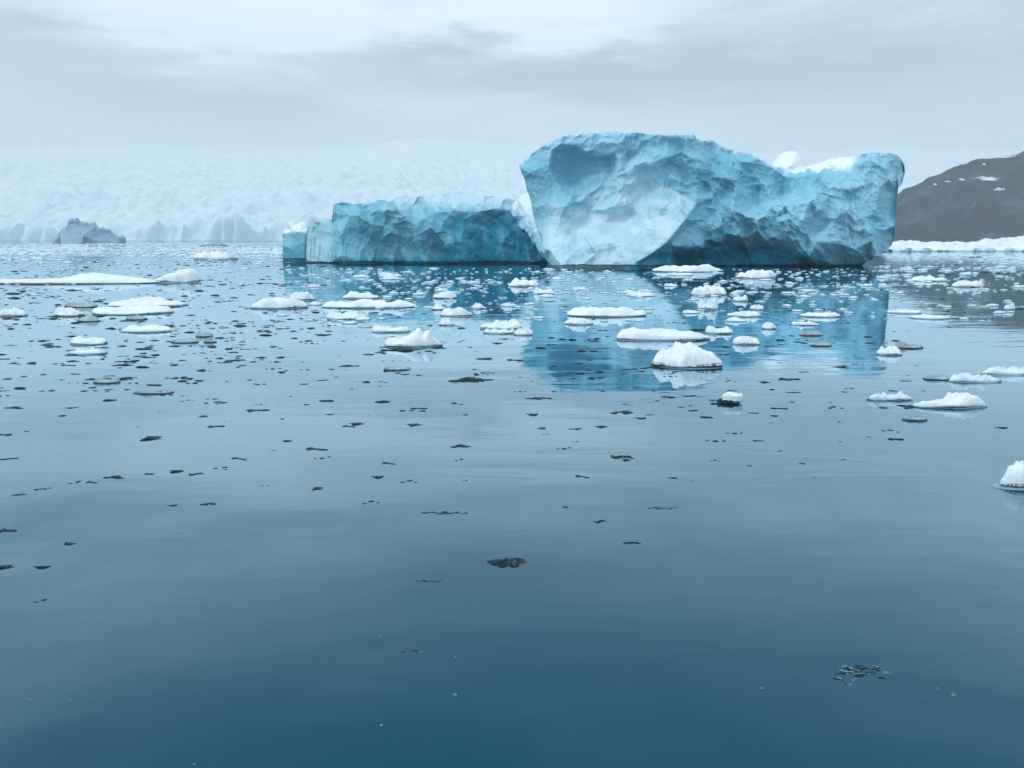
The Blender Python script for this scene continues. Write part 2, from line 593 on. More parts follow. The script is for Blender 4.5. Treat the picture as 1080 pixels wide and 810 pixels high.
big_ctrl = conv(B, [
    (30, 220, -1), (70, 270, .5), (95, 400, 0), (105, 480, .5), (150, 590, 2.5), (200, 735, 4),
    (120, 160, .5), (220, 95, 1), (190, 245, 2.8), (130, 255, 2.2), (250, 330, 3.2), (300, 400, 3.6),
    (203, 138, 2.0), (250, 110, 2.2), (330, 114, 2.4), (430, 172, 2.9), (530, 156, 2.9), (550, 100, 1.6),
    (226, 156, .2), (320, 136, .2), (420, 196, .5), (440, 190, 1.2), (510, 178, .8), (225, 240, .6), (330, 230, -.4), (420, 260, -.2), (510, 250, .4), (300, 290, .3), (400, 320, .8),
    (540, 260, 3.6), (560, 190, 4.2), (600, 180, 1.5), (570, 260, 4.4),
    (330, 340, 1.5), (270, 420, 4), (340, 430, 2.0), (420, 400, 2.2), (480, 330, 2.5), (510, 310, 3.2), (440, 450, 3.8), (380, 470, 3.2), (570, 300, 4.6), (560, 400, 5), (610, 290, 4), (620, 430, 4.5), (610, 470, 4), (700, 420, 5.2), (480, 520, 5.6),
    (130, 400, 2), (160, 500, 3), (230, 480, 4), (310, 500, 4.5), (340, 540, 4.2), (160, 580, 4.5), (260, 600, 6.2), (340, 630, 5.6), (200, 660, 6.2), (420, 620, 7.6), (540, 560, 6.9), (700, 500, 6.4), (730, 490, 5.5), (760, 520, 6.2),
    (250, 735, 9), (360, 735, 10), (500, 735, 10.5), (620, 732, 10.6), (420, 690, 9.4), (560, 680, 9.4),
    (960, 415, 7.2), (900, 500, 8.2), (800, 620, 9.8), (720, 680, 10.5), (640, 722, 11),
    (975, 430, 5.6), (1000, 500, 5.2), (920, 528, 6.0), (822, 632, 6.6), (950, 640, 5.6), (742, 695, 7.4), (672, 727, 8.4), (1000, 600, 4.8), (1060, 450, 4.7),
    (600, 140, 1.5), (680, 140, 2), (720, 120, 3.4), (690, 200, 4.2), (640, 215, 4.6), (740, 200, 4.2), (690, 240, 2.6), (770, 230, 3.0), (720, 340, 2.8), (800, 330, 2.8), (660, 330, 3), (820, 210, 1.0), (870, 240, .8), (920, 210, 1.6), (800, 180, 4.2), (800, 90, 3), (880, 150, 2), (940, 80, 2.5), (1000, 120, -.2), (1040, 180, .2), (960, 200, 3.8), (960, 300, 5.2), (900, 320, 5.4), (850, 290, 4.6), (830, 430, 5.4), (900, 400, 6.2), (1000, 300, 3.2), (1050, 280, 2.8), (1060, 380, 4), (1030, 440, 6),
]) + conv(C, [
    (0, 90, 2), (60, 150, 0), (120, 150, .5), (130, 110, -1), (240, 110, -2), (250, 150, 0), (180, 230, 2.2), (260, 190, -1), (330, 170, -2.5), (180, 300, 3.2), (230, 300, .8), (300, 240, -.5), (290, 350, .8), (380, 220, -2), (420, 310, -1.4), (430, 330, 1), (350, 320, 2.6), (120, 290, 2), (90, 300, 4.2), (160, 400, 5), (40, 400, 5.5), (60, 480, 5), (130, 520, 6.2), (200, 540, 6.8), (230, 540, 5.5), (290, 450, 6.4), (330, 430, 6.2), (430, 380, 5.2), (370, 370, 4.5), (290, 500, 5.8),
    (250, 500, 4.3), (300, 495, 3.9), (440, 415, 3.8), (380, 440, 4.2), (350, 500, 4.2),
    (400, 460, 6.2), (470, 500, 5.6), (420, 520, 6.2), (360, 540, 5.6), (440, 560, 5), (330, 562, 4.6), (220, 562, 4.2), (100, 570, 4.6), (0, 600, 4.6),
    (0, 615, .6), (60, 592, .4), (120, 590, 0), (200, 592, -.4), (300, 596, .6), (400, 606, 1.6), (480, 640, 2.8), (100, 640, 0), (250, 650, .3), (380, 670, .8),
    (0, 700, -1), (200, 700, -1.2), (400, 690, -.2), (550, 685, .8), (700, 685, 1.2), (830, 680, 1.4),
    (480, 440, 5.6), (500, 560, 6.2), (560, 640, 6.6), (540, 440, 5.2), (560, 360, 4.6), (590, 440, 2.2), (540, 540, 3.4), (600, 560, 6.2), (640, 480, 3.2), (680, 480, 4.7), (700, 450, 4.6), (640, 420, 3.2), (760, 470, 4.6), (720, 560, 5.2), (800, 600, 4), (860, 620, 3.2), (780, 640, 3.6),
    (570, 270, 1), (620, 250, 0), (700, 270, 1.5), (760, 350, 2), (720, 380, 3.6), (660, 340, 2.6), (600, 330, 3.2), (540, 310, 2), (470, 310, 1.2),
    (600, 214, -1.5), (680, 218, -1.5), (700, 208, -1), (760, 198, -.5), (780, 192, 0), (600, 188, -4.5), (520, 196, -3.5), (640, 180, -5.5), (700, 165, -6.5), (780, 148, -6), (840, 124, -5.5), (440, 198, -2.5), (540, 176, -7), (624, 156, -9), (666, 138, -9.5), (760, 131, -9), (830, 114, -7), (864, 105, -3),
    (795, 150, 0), (850, 142, 1), (900, 115, 1.5), (960, 120, 1.5), (1000, 120, 1), (1020, 180, .5), (1045, 200, -2), (870, 190, 2.5), (820, 240, 2.5), (800, 300, 2), (820, 380, 4), (850, 440, 5), (900, 240, 3.6), (920, 280, 4.7), (960, 200, 2), (980, 250, 3), (1000, 320, 2), (960, 350, 3.6), (900, 400, 5.2), (990, 430, 2.5), (960, 500, 4), (870, 520, 6.6), (880, 560, 6.6), (910, 630, 6.6), (940, 560, 5), (970, 580, 2), (960, 620, 4), (1000, 540, 1),
])

big_top = [A(*p) for p in [(64, 127), (80, 112), (100, 95), (128, 78), (155, 62), (200, 51), (250, 47), (300, 44), (345, 47), (385, 49), (440, 54), (480, 51), (497, 49), (505, 62), (520, 67), (540, 65), (560, 76), (575, 84), (600, 92), (630, 97), (650, 105), (672, 117), (690, 126), (705, 133), (735, 138), (760, 135), (775, 130), (790, 126), (815, 120), (835, 111), (880, 108), (930, 96), (945, 94), (960, 98), (990, 98), (1003, 102), (1012, 112), (1019, 128), (1020, 145)]]
big_bot = [A(*p) for p in [(64, 128), (75, 155), (85, 190), (92, 215), (100, 250), (110, 290), (125, 332), (143, 372)]] + [(584, 284), (896, 284)] + [A(*p) for p in [(905, 376), (930, 364), (950, 356), (975, 345), (985, 330), (995, 300), (998, 260), (1000, 220), (1003, 182), (1013, 172), (1020, 148)]]


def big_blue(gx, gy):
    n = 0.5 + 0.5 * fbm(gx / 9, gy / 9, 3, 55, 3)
    band = np.exp(-((gx - 765) / 78) ** 2 - ((gy - 271) / 9) ** 2)  # shade of the undercut painted into the ice as deep blue
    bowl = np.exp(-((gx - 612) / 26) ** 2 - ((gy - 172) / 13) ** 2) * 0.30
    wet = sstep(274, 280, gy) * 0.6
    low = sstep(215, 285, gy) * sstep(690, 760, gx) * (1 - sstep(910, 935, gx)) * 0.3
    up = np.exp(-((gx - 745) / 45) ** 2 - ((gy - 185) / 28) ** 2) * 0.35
    return (band * 2.2 + np.exp(-((gx - 742) / 26) ** 2 - ((gy - 240) / 24) ** 2) * 0.3 + bowl + wet + low + up) * (0.55 + 0.7 * n)  # patch right of the ridge deepens its shaded facets by colour


def big_snow_lit(gx, gy):
    n = 3.5 * fbm(gx / 6, gy / 6, 0, 77, 3)
    roof = sstep(822, 836, gx) * (1 - sstep(896, 908, gx)) * (1 - sstep(176, 183, gy + n + 0.10 * (gx - 860)))
    top = (1 - sstep(-1, 3, gy - np.interp(gx, [p[0] for p in big_top], [p[1] for p in big_top]) + 0.6 * n)) * 0.55
    # whiter ice face between hollow and diagonal ridge, its lit brightness partly painted in
    X, Y = (gx - 540) * 4.909, (gy - 130) * 4.909
    ridge = np.interp(Y, [300, 415, 500, 620, 680, 735], [760, 950, 895, 790, 715, 620])
    face = sstep(330, 520, Y + 0.25 * (X - 400) + 60 * fbm(gx / 9, gy / 9, 0, 79, 3)) * sstep(110, 230, X) * (1 - sstep(-14, 6, X - ridge))
    return np.maximum(np.maximum(roof, top), 0.5 * face * (0.55 + 0.45 * sstep(-.4, .4, fbm(gx / 16, gy / 9, 0, 95, 3))))


_crA = crumple(3, 1.30, -0.6, 25.0)
_crB = crumple(8, 1.75, 0.75, 22.0)


def big_detail(gx, gy):
    k = sstep(645, 720, gx + 0.45 * (gy - 210))
    face = np.exp(-((gx - 612) / 24) ** 2 - ((gy - 171) / 9) ** 2)
    d = (1 - k) * _crA(gx, gy) + k * _crB(gx, gy)
    d = d * (1 - 0.85 * face)
    roof = sstep(822, 836, gx) * (1 - sstep(896, 908, gx)) * (1 - sstep(176, 184, gy))
    d = d * (1 - 0.8 * roof)
    cave = np.exp(-((gx - 760) / 80) ** 2 - ((gy - 274) / 6) ** 2)
    return d * (1 - 0.7 * cave) - 1.3 * sstep(279.2, 280.2, gy + 0.7 * fbm(gx / 14, gx * 0, 0, 93, 3)) * (gx < 905)


big = link("iceberg", iceberg_mesh("iceberg", big_top, big_bot, big_ctrl, 117.5, 0.15, MAT_BERG, nx=700, nf=260, R=3.2, detail=big_detail, blue=big_blue, snow=big_snow_lit, jag=0.7, blurs=3),
           label="huge pale blue iceberg with hollowed crumpled face, tallest in the bay", cat="iceberg", group="icebergs in the bay")
# snowy knob behind its crest and the white fin on its flank
dome_top = [A(*p) for p in [(640, 150), (668, 140), (686, 129), (696, 116), (708, 103), (722, 94), (738, 91), (752, 95), (764, 106), (772, 120), (780, 130), (800, 140), (830, 148)]]
link("snow_knob", iceberg_mesh("snow_knob", dome_top, [(dome_top[0][0], dome_top[0][1] + 1), (dome_top[0][0] + 2, 184), (dome_top[-1][0] - 2, 184), (dome_top[-1][0], dome_top[-1][1] + 1)],
     [(p[0], p[1] + .5, 0) for p in dome_top] + [(x, 184, 5) for x in range(795, 875, 8)] + [(x, 190, 5) for x in range(795, 875, 8)], 134.0, 4.0, MAT_BERG, nx=110, nf=50, nb=10, R=13, base_py=400, snow=lambda x, y: np.ones_like(x), detail=lambda x, y: .25 * fbm(x / 6, y / 6, 0, 4, 3)), parent=big)
fin_top = [A(*p) for p in [(33, 236), (45, 226), (58, 214), (72, 202), (84, 193), (95, 190), (140, 190), (150, 200)]]
fin_bot = [A(*p) for p in [(33, 237), (48, 254), (62, 272), (78, 292), (95, 312), (112, 336), (128, 358), (143, 378), (150, 380)]]
link("side_fin", iceberg_mesh("side_fin", fin_top, fin_bot,
     conv(A, [(33, 236, 0), (62, 272, 3), (84, 195, -3), (85, 250, 3), (78, 292, 4.5), (95, 312, 6), (128, 358, 8.5), (100, 290, 5), (130, 190, -2), (130, 250, 4), (130, 345, 9), (145, 378, 9.5)]), 125.0, 0.8, MAT_BERG,
     nx=90, nf=110, nb=12, R=4, base_py=400, jag=0.9, seed=4, snow=lambda x, y: 0.8 * (1 - sstep(-4, 6, y - 220 - 1.1 * (x - 545) + 5 * fbm(x / 3, y / 3, 0, 9, 2))), detail=crumple(21, .5, 1.0, 11.0)), parent=big)

wing_ctrl = conv(D, [
    (145, 195, -3), (150, 310, -2), (200, 185, -2), (200, 320, 0), (240, 180, 0), (240, 320, 2), (245, 122, 1), (300, 122, 0), (300, 160, 3), (330, 160, 4), (330, 220, 2), (320, 320, 3), (350, 140, 1), (390, 150, 1), (430, 140, 4), (400, 110, 0), (480, 150, 4.2), (530, 190, 5.7), (550, 225, 6.2), (560, 300, 4), (420, 200, 2.2), (400, 260, 1.2), (480, 260, 2.4), (450, 325, 1.5), (550, 325, 3),
    (270, 230, 3), (275, 300, 3.4), (350, 230, 1.4), (375, 190, 3), (440, 220, 3.2), (500, 240, 4),
    (490, 95, -2), (600, 88, -3), (700, 80, -3.5), (800, 95, -2.5), (880, 105, -1), (520, 130, -.5), (600, 150, 1.3), (680, 143, 1.4), (760, 146, 1.2), (830, 134, .8), (590, 200, 4), (650, 210, 1.2), (700, 180, .9), (760, 195, .2), (820, 175, -.6), (860, 140, .2), (700, 250, 2.6), (780, 250, .6), (850, 240, 0), (900, 260, .4), (640, 320, 3), (720, 325, 2), (800, 325, 1), (900, 325, 1.5), (980, 325, 2),
    (640, 260, 3.6), (740, 290, 2.6), (830, 290, 1.6), (600, 270, 2)])
wing_top = [D(*p) for p in [(146, 204), (150, 198), (175, 186), (205, 181), (236, 174), (240, 150), (242, 120), (270, 112), (290, 114), (310, 119), (335, 116), (365, 119), (385, 112), (402, 103), (418, 104), (440, 110), (455, 104), (475, 94), (495, 90), (520, 97), (545, 93), (575, 93), (600, 86), (640, 82), (668, 76), (690, 75), (740, 82), (780, 88), (820, 94), (860, 98), (885, 103), (889, 112), (905, 140), (950, 220), (1010, 310)]]
wing_bot = [(wing_top[0][0], 281), (wing_top[-1][0], 281)]


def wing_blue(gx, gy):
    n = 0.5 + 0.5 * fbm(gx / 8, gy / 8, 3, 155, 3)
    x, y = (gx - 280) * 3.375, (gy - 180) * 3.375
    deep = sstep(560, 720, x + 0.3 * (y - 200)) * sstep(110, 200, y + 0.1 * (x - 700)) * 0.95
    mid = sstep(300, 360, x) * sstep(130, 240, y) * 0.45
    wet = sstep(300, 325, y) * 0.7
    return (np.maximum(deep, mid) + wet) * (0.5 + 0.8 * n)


def wing_snow(gx, gy):
    x, y = (gx - 280) * 3.375, (gy - 180) * 3.375
    n = 14 * fbm(gx / 5, gy / 5, 0, 177, 3)
    slab = sstep(430, 500, x) * (1 - sstep(105, 150, y + n - 0.03 * (x - 500))) * 0.45
    side = (1 - sstep(225, 250, x)) * 0.22
    return np.maximum(slab, side)


_crW = crumple(41, 1.15, 0.8, 20.0)


def wing_detail(gx, gy):
    x, y = (gx - 280) * 3.375, (gy - 180) * 3.375
    flute = (1 - sstep(230, 330, x)) * 0.30 * np.abs(fbm(gx / 3.2, gy / 22, 0, 61, 3))
    return _crW(gx, gy) * (0.45 + 0.55 * sstep(230, 330, x)) + flute - 1.2 * sstep(275.6, 276.5, gy + 0.6 * fbm(gx / 12, gx * 0, 0, 94, 3))


wing = link("iceberg", iceberg_mesh("iceberg", wing_top, wing_bot, wing_ctrl, 132.0, 0.15, MAT_WING, nx=520, nf=190, R=3, base_py=281, detail=wing_detail, blue=wing_blue, snow=wing_snow, jag=0.5, seed=3),
            label="long low deep blue iceberg lying just beside the huge hollowed one", cat="iceberg", group="icebergs in the bay")
_crE = crumple(51, .8, .5, 13.0)
blk_top = [D(*p) for p in [(61, 222), (64, 212), (90, 211), (120, 214), (142, 217), (150, 214), (172, 216)]]
link("end_block", iceberg_mesh("end_block", blk_top, [(blk_top[0][0], 277.5), (blk_top[-1][0], 277.5)],
     conv(D, [(62, 215, 0), (60, 318, 0.5), (100, 225, 1.5), (100, 318, 2), (140, 225, 2), (140, 318, 2.5), (150, 220, 0), (172, 318, -1)]), 140.0, 0.3, MAT_WING,
     nx=90, nf=90, nb=10, R=3, base_py=277.5, detail=lambda x, y: _crE(x, y) - 1.2 * sstep(272.3, 273.2, y), jag=0.8, seed=6, blue=lambda x, y: .15 + .45 * sstep(250, 274, y) + 0 * x, snow=lambda x, y: 1 - sstep(244, 247.5, y + 1.5 * fbm(x / 3, y / 3, 0, 3, 2))), parent=wing)
heap_top = [D(*p) for p in [(82, 208), (84, 184), (92, 178), (104, 180), (112, 190), (118, 186), (130, 182), (142, 186), (150, 200), (165, 196), (180, 190)]]
link("snow_heap", iceberg_mesh("snow_heap", heap_top, [(heap_top[0][0], 247), (heap_top[-1][0], 247)],
     [(p[0], p[1] + .3, 0) for p in heap_top] + [(x, 246, 2) for x in range(304, 334, 3)] + [(x, 243, 1.0 + (x % 2) * .5) for x in range(305, 334, 3)], 144.0, 0.8, MAT_WING,
     nx=80, nf=30, nb=8, R=3, base_py=400, detail=crumple(52, .25, .3, 6.0), snow=lambda x, y: np.full_like(x, .9)), parent=wing)

far_top = [E(*p) for p in [(187, 452), (200, 436), (215, 420), (230, 404), (240, 396), (237, 388), (250, 374), (262, 377), (275, 370), (288, 381), (300, 388), (318, 391), (338, 383), (346, 398), (352, 406), (368, 408), (378, 414), (390, 411), (396, 424), (412, 430), (424, 436), (436, 432), (447, 440), (449, 452)]]
link("iceberg", iceberg_mesh("iceberg", far_top, [(far_top[0][0], 257.6), (far_top[-1][0], 257.6)],
     conv(E, [(187, 455, 0), (215, 425, 4), (250, 390, 6), (300, 400, 4), (345, 395, 2), (300, 430, 14), (240, 440, 14), (330, 450, 10), (360, 420, 2), (360, 450, 8), (400, 430, 3), (445, 445, 0), (400, 455, 6), (250, 462, 20)]), 700.0, 6.0, MAT_FARBERG,
     nx=220, nf=90, nb=14, R=3, base_py=257.6, detail=crumple(61, 2.0, .5, 9.0), jag=1.0, seed=5),
     label="small distant grey blue iceberg with jagged peak below the glacier", cat="iceberg", group="icebergs in the bay")

# ------------------------------------------------------------------ glacier and mountain (terrain)
U = np.linspace(-0.95, 0.95, 760)
YY = np.concatenate([np.linspace(940, 1080, 60), np.geomspace(1084, 3000, 240)])
GU, GYY = np.meshgrid(U, YY)
gxw = GU * GYY


def glacier_h(x, y):
    yf = 1000 + 45 * vnoise(x / 210, x * 0 + 3.3, 0, 5) + 14 * vnoise(x / 40, x * 0, 0, 6) + 16 * np.abs(vnoise(x / 13, x * 0, 0, 90)) + 9 * vnoise(x / 6, x * 0, 0, 92)
    f1, f2 = worley(x / 26, y / 22, 71)
    s1 = -facets(x / 70 + 0.5 * vnoise(x / 60, y / 60, 0, 72), y / 46, 73)
    s2 = -facets(x / 24, y / 17, 74)
    slope = (0.148 + 0.022 * np.exp(-((x / y + 0.11) / 0.13) ** 2) + 0.008 * vnoise(x / y * 6, 0 * x, 0, 88)) * np.clip(y - 1040, 0, None) + 14 * sstep(1040, 1500, y) * (1 + 0.10 * vnoise(x / 700, y / 900, 0, 75))
    rough = 28 * s1 + 20 * s2 + 3 * (f2 - f1)
    fade = 0.5 + 0.9 * sstep(0.40, 0.6, 0.5 + 0.5 * fbm(x / 420, y / 300, 0, 76, 3))
    top = 24 + 9 * vnoise(x / 130, x * 0, 0, 77) + rough * fade + 7 * np.abs(vnoise(x / 13, y / 40, 0, 89))
    return np.where(y < yf, -8, 0) * 1.0 + sstep(0, 14, y - yf) * np.maximum(top, 5) + slope + 3.0 * fbm(x / 14, y / 14, 0, 78, 2) * sstep(0, 14, y - yf)


GK = 2.2                     # the front stands about 2.2 km off
gz = glacier_h(gxw, GYY)
gz = np.maximum(gz, -8)
gz[0, :] = -8
gz[-1, :] = -8
gz[:, 0] = -8
gz[:, -1] = -8
link("glacier", mesh_from("glacier", GK * np.stack([gxw, GYY, gz], -1).reshape(-1, 3), grid_faces(len(YY), len(U)), MAT_GLACIER), kind="structure",
     label="broad crevassed glacier front fading up into the mist")

RID = np.array([(840, 256), (880, 240), (920, 218), (955, 202), (969, 194), (991, 183), (1004, 177), (1018, 173), (1036, 166), (1049, 165), (1060, 164), (1070, 163), (1080, 159), (1110, 150), (1160, 138), (1240, 132), (1330, 128)], float)
MY0, MYR = 950.0, 1130.0
rrx, rrz = ray(RID[:, 0], RID[:, 1])
rid_x, rid_z = rrx * MYR, CAM_H + rrz * MYR


def hill_h(x, y):
    zr = np.interp(x, rid_x, rid_z) + 4.0 * fbm(x / 30, x * 0, 0, 81, 4)
    t = (y - MY0) / (MYR - MY0)
    pr = np.where(t < 1, np.clip(t, 0, 1) ** 0.85, np.clip(1 - 0.8 * (t - 1), -0.1, 1))
    n = 13 * fbm(x / 72, y / 64, 0, 82, 5) + 16 * np.abs(fbm(x / 26 + y / 160, y / 150, 0, 83, 4))
    return zr * pr + n * np.clip(t * 2.2, 0, 1) * np.clip(np.abs(1 - t) * 2.5, 0.12, 1) - 3 * (t <= 0.02)


mx = np.linspace(rid_x[0], rid_x[-1], 420)
my = np.concatenate([np.linspace(MY0 - 4, MYR + 6, 170), np.linspace(MYR + 9, MYR + 250, 24)])
MX, MYg = np.meshgrid(mx, my)
mz = hill_h(MX, MYg)
hill = link("mountain", mesh_from("mountain", np.stack([MX, MYg, mz], -1).reshape(-1, 3), grid_faces(len(my), len(mx)), MAT_ROCK), kind="structure",
            label="dark bare rock hill with a few snow patches under low cloud")


def hill_patch(px0, px1, py0, py1, seed):
    cx, cy = (px0 + px1) / 2, (py0 + py1) / 2
    n, mth = 12, 30
    ys = np.linspace(MY0, MYR + 4, 400)
    pts = []
    for r in np.linspace(0, 1, n):
        for t in np.linspace(0, 2 * math.pi, mth, endpoint=False):
            k = 1 + 0.6 * float(fbm(math.cos(t) * 2.2 + seed, math.sin(t) * 2.2, 0, seed, 3))
            px = cx + r * k * (px1 - px0) / 2 * math.cos(t)
            py = cy + r * k * (py1 - py0) / 2 * math.sin(t)
            rx, rz = ray(px, py)
            d = hill_h(rx * ys, ys) - (CAM_H + rz * ys)
            i = int(np.argmax(d > 0)) if (d > 0).any() else len(ys) - 1
            y = ys[i]
            pts.append((rx * y, y - 0.8, float(hill_h(np.array(rx * y), np.array(y))) + 0.9))
    P = np.array(pts)
    return mesh_from("snow_patch", P, grid_faces(n, mth, wrap_c=True), MAT_PATCH)


for i, q in enumerate([(1025, 1051, 187, 190.5), (1048, 1060, 199, 202), (1011, 1017, 189.5, 191.5), (997, 1002, 191.5, 193), (1036, 1040, 173, 175), (984, 988, 194.5, 196), (1050, 1068, 164.5, 167.5)]):
    link("snow_patch", hill_patch(*q, seed=i + 3), parent=hill)

sh_top = [(930, 262), (938, 256), (946, 254.6), (955, 254), (965, 253.6), (975, 255), (985, 254.5), (998, 255.6), (1010, 254.4), (1022, 255.2), (1034, 253.4), (1040, 251), (1048, 251.6), (1057, 249.6), (1066, 250.6), (1074, 249.3), (1084, 250), (1100, 248), (1120, 250), (1150, 247), (1190, 252), (1215, 262)]
link("ice_shelf", iceberg_mesh("ice_shelf", sh_top, [(930, 267), (1215, 267)],
     [(p[0], p[1] + 1, -6) for p in sh_top[1:-1]] + [(940, 259, 0), (970, 258, -2), (1000, 259, 0), (1030, 257, -2), (1060, 256, -3), (1090, 257, -1), (1130, 255, -3), (1180, 257, 0)] + [(x, 265, 3.5 + (i % 3)) for i, x in enumerate(range(932, 1216, 18))] + [(x, 261.5, 2 + (i % 2) * 1.5) for i, x in enumerate(range(940, 1200, 11))],
     262.0, 3.0, MAT_SHELF, nx=420, nf=40, nb=10, R=2.4, base_py=267, detail=crumple(71, 1.6, .3, 9.0), jag=.9, seed=8, snow=lambda x, y: np.full_like(x, .5)),
     label="low white ice sheet edging the water below the dark hill", cat="ice sheet")


# ------------------------------------------------------------------ floes
def lump_mesh(name, w, d, h, mat, seed, kind="mound", nt=64, nr=22, under=0.12):
    """a floating piece of ice: irregular plan w x d, top profile by kind, skirt going under water"""
    t = np.linspace(0, 2 * math.pi, nt, endpoint=False)
    R = 1 + 0.16 * fbm(np.cos(t) * 1.3 + seed, np.sin(t) * 1.3, seed * .7, 3, 4)
    R = R / max(np.max(np.abs(np.cos(t)) * R), 1e-3)
    rr = np.sin(np.linspace(0, 1, nr) * math.pi / 2)
    TT, RR = np.meshgrid(t, rr)
    X = RR * R[None, :] * np.cos(TT)
    Y = RR * R[None, :] * np.sin(TT)
    s = seed * 3.1
    table = None
    if not isinstance(kind, str):
        table, kind = np.array(kind, float), "table"
    asp = w / max(d, 1e-3)
    xs, ys = X * max(1.0, asp * .6), Y
    n_big = fbm(xs * 1.5 + s, ys * 1.5, s, 11, 3)
    n_sm = fbm(xs * 5 + s, ys * 5, s, 12, 4)
    rim = np.sqrt(np.clip(1 - RR ** 6, 0, 1))
    if kind == "mound":
        prof = (1 - RR ** 4.5) ** 0.6 * (0.75 + 0.5 * n_big) + 0.14 * n_sm * rim
    elif kind == "flat":
        prof = rim * (0.50 + 0.34 * n_big + 0.14 * n_sm + 0.20 * np.clip(fbm(xs * 2.6 + s, ys * 2.6, s, 19, 2), 0, 1))
    elif kind == "knobs":
        f1, f2 = worley(xs * 1.8 + s, ys * 1.8 + s, seed)
        prof = rim * (0.28 + 0.75 * np.clip(0.75 - f1, 0, 1) + 0.30 * np.clip(n_big, 0, 1)) + 0.10 * n_sm * rim
    elif kind == "peak":
        q = np.exp(-((X + .15) / .28) ** 2 - (Y / .6) ** 2) + .65 * np.exp(-((X - .32) / .22) ** 2 - (Y / .5) ** 2)
        prof = rim * (0.24 + 0.75 * q * (1 + .3 * n_sm) + 0.10 * n_big) + 0.08 * n_sm * rim
    elif kind == "table":
        rim2 = np.sqrt(np.clip(1 - RR ** 9, 0, 1))
        Xw = X + 0.06 * n_big
        g1, g2 = worley(xs * 2.4 + s, ys * 2.4 + s, int(seed))
        prof = rim2 * np.interp(Xw, table[:, 0], table[:, 1]) * (0.92 + 0.16 * n_big + 0.22 * np.clip(.55 - g1, 0, 1) - 0.26 * np.clip(-Y, 0, 1)) + 0.06 * n_sm * rim2
    elif kind == "tilt":
        prof = rim * (0.25 + 0.75 * np.clip((X + 1) / 2, 0, 1) + 0.08 * n_sm)
    elif kind == "block":
        f1, f2 = worley(xs * 2.1 + s, ys * 2.1 + s, seed)
        prof = rim * (0.66 + 0.34 * np.exp(-((X + .02) / .34) ** 2) + 0.16 * n_big - 0.05 + 0.16 * np.clip(.6 - f1, 0, 1)) * (1 - .28 * sstep(.45, 1, np.abs(X))) + 0.07 * n_sm * rim
    else:
        prof = rim * (0.6 + 0.3 * n_big)
    prof = np.maximum(prof, 0.03 * rim)
    prof = prof / max(prof.max(), 1e-3)
    V = [np.stack([X * w / 2, Y * d / 2, prof * h], -1)]
    # slight undercut at the waterline
    e = V[0][-1].copy()
    bulge = e.copy()
    V[0][-1, :, 2] = h * (0.16 + 0.06 * np.sin(3 * t + seed))
    bulge[:, :2] *= 0.985
    bulge[:, 2] = h * 0.05
    cut = e.copy()
    cut[:, :2] *= 0.975
    cut[:, 2] = 0.0
    low = e.copy()
    low[:, :2] *= 0.96
    low[:, 2] = -under
    V = np.concatenate([V[0], bulge[None], cut[None], low[None]], 0)
    return mesh_from(name, V.reshape(-1, 3), grid_faces(V.shape[0], nt, wrap_c=True), mat)


def place(px0, px1, ytop, ybase):
    """ground position, width, depth and height of a piece seen in that box of the picture"""
    ymid_front = ybase
    cx, y = ground((px0 + px1) / 2, ymid_front)
    cx, y = float(cx), float(y)
    w = (px1 - px0) / F * y * CP ** -1 * (CP + (405 - ybase) / F * SP) ** 1
    total = (ybase - ytop) / F * y
    tan = CAM_H / y
    return cx, y, w, total, tan


def floe(px0, px1, ytop, ybase, kind, label, mat=None, foot=False, seed=None, res=1.0, rot=0.0, name="ice_floe", cat="ice floe", group="ice floes scattered over the water", flatness=None):
    cx, y, w, total, tan = place(px0, px1, ytop, ybase)
    fl = 0.25 if not isinstance(kind, str) else {"flat": 0.5, "mound": 0.25, "knobs": 0.32, "peak": 0.2, "tilt": 0.3, "block": 0.22}.get(kind, 0.4) if flatness is None else flatness
    d = min(0.62 * w, fl * total / tan)
    d = max(d, 0.16 * w)
    h = max(total - d * tan * 0.75, total * 0.35)
    global _seed
    _seed += 1
    s = seed if seed is not None else _seed
    o = link(name, lump_mesh(name, w, d, h, mat or MAT_FLOE, s, kind, nt=int(72 * res), nr=int(24 * res), under=min(.3, .3 * h + .05)), label=label, cat=cat, group=group, loc=(cx, y + d / 2, 0))
    o.rotation_euler = (0, 0, rot)
    if foot:
        f = lump_mesh("submerged_foot", w * 1.16, d * 1.3, min(.03 * w, h * 0.07), MAT_FOOT, s + .4, "flat", nt=60, nr=14)
        link("submerged_foot", f, parent=o, loc=(0, -d * .04, 0))
    return o


_seed = 100
T_BLOCK = [(-1, .42), (-.88, .60), (-.7, .68), (-.48, .70), (-.38, .74), (-.3, .96), (-.18, 1), (-.05, .93), (.08, .95), (.25, .94), (.36, .84), (.5, .80), (.62, .72), (.8, .68), (.92, .55), (1, .35)]
T_TWIN = [(-1, .30), (-.8, .42), (-.5, .48), (-.2, .52), (0, .72), (.1, .9), (.2, 1), (.3, .86), (.38, .62), (.5, .78), (.65, .85), (.75, .5), (.9, .34), (1, .2)]
T_LUMPY = [(-1, .12), (-.85, .22), (-.6, .34), (-.3, .42), (-.05, .5), (.1, .82), (.25, 1), (.45, .96), (.6, .9), (.75, .8), (.88, .55), (.95, .3), (1, .15)]
T_EDGE = [(-1, .25), (-.9, .42), (-.78, .6), (-.6, .86), (-.4, 1), (-.1, .92), (.3, .8), (.7, .6), (1, .3)]
T_SHOE = [(-1, .06), (-.8, .16), (-.5, .34), (-.2, .58), (.1, .80), (.35, .93), (.6, 1), (.8, .96), (.94, .8), (1, .5)]
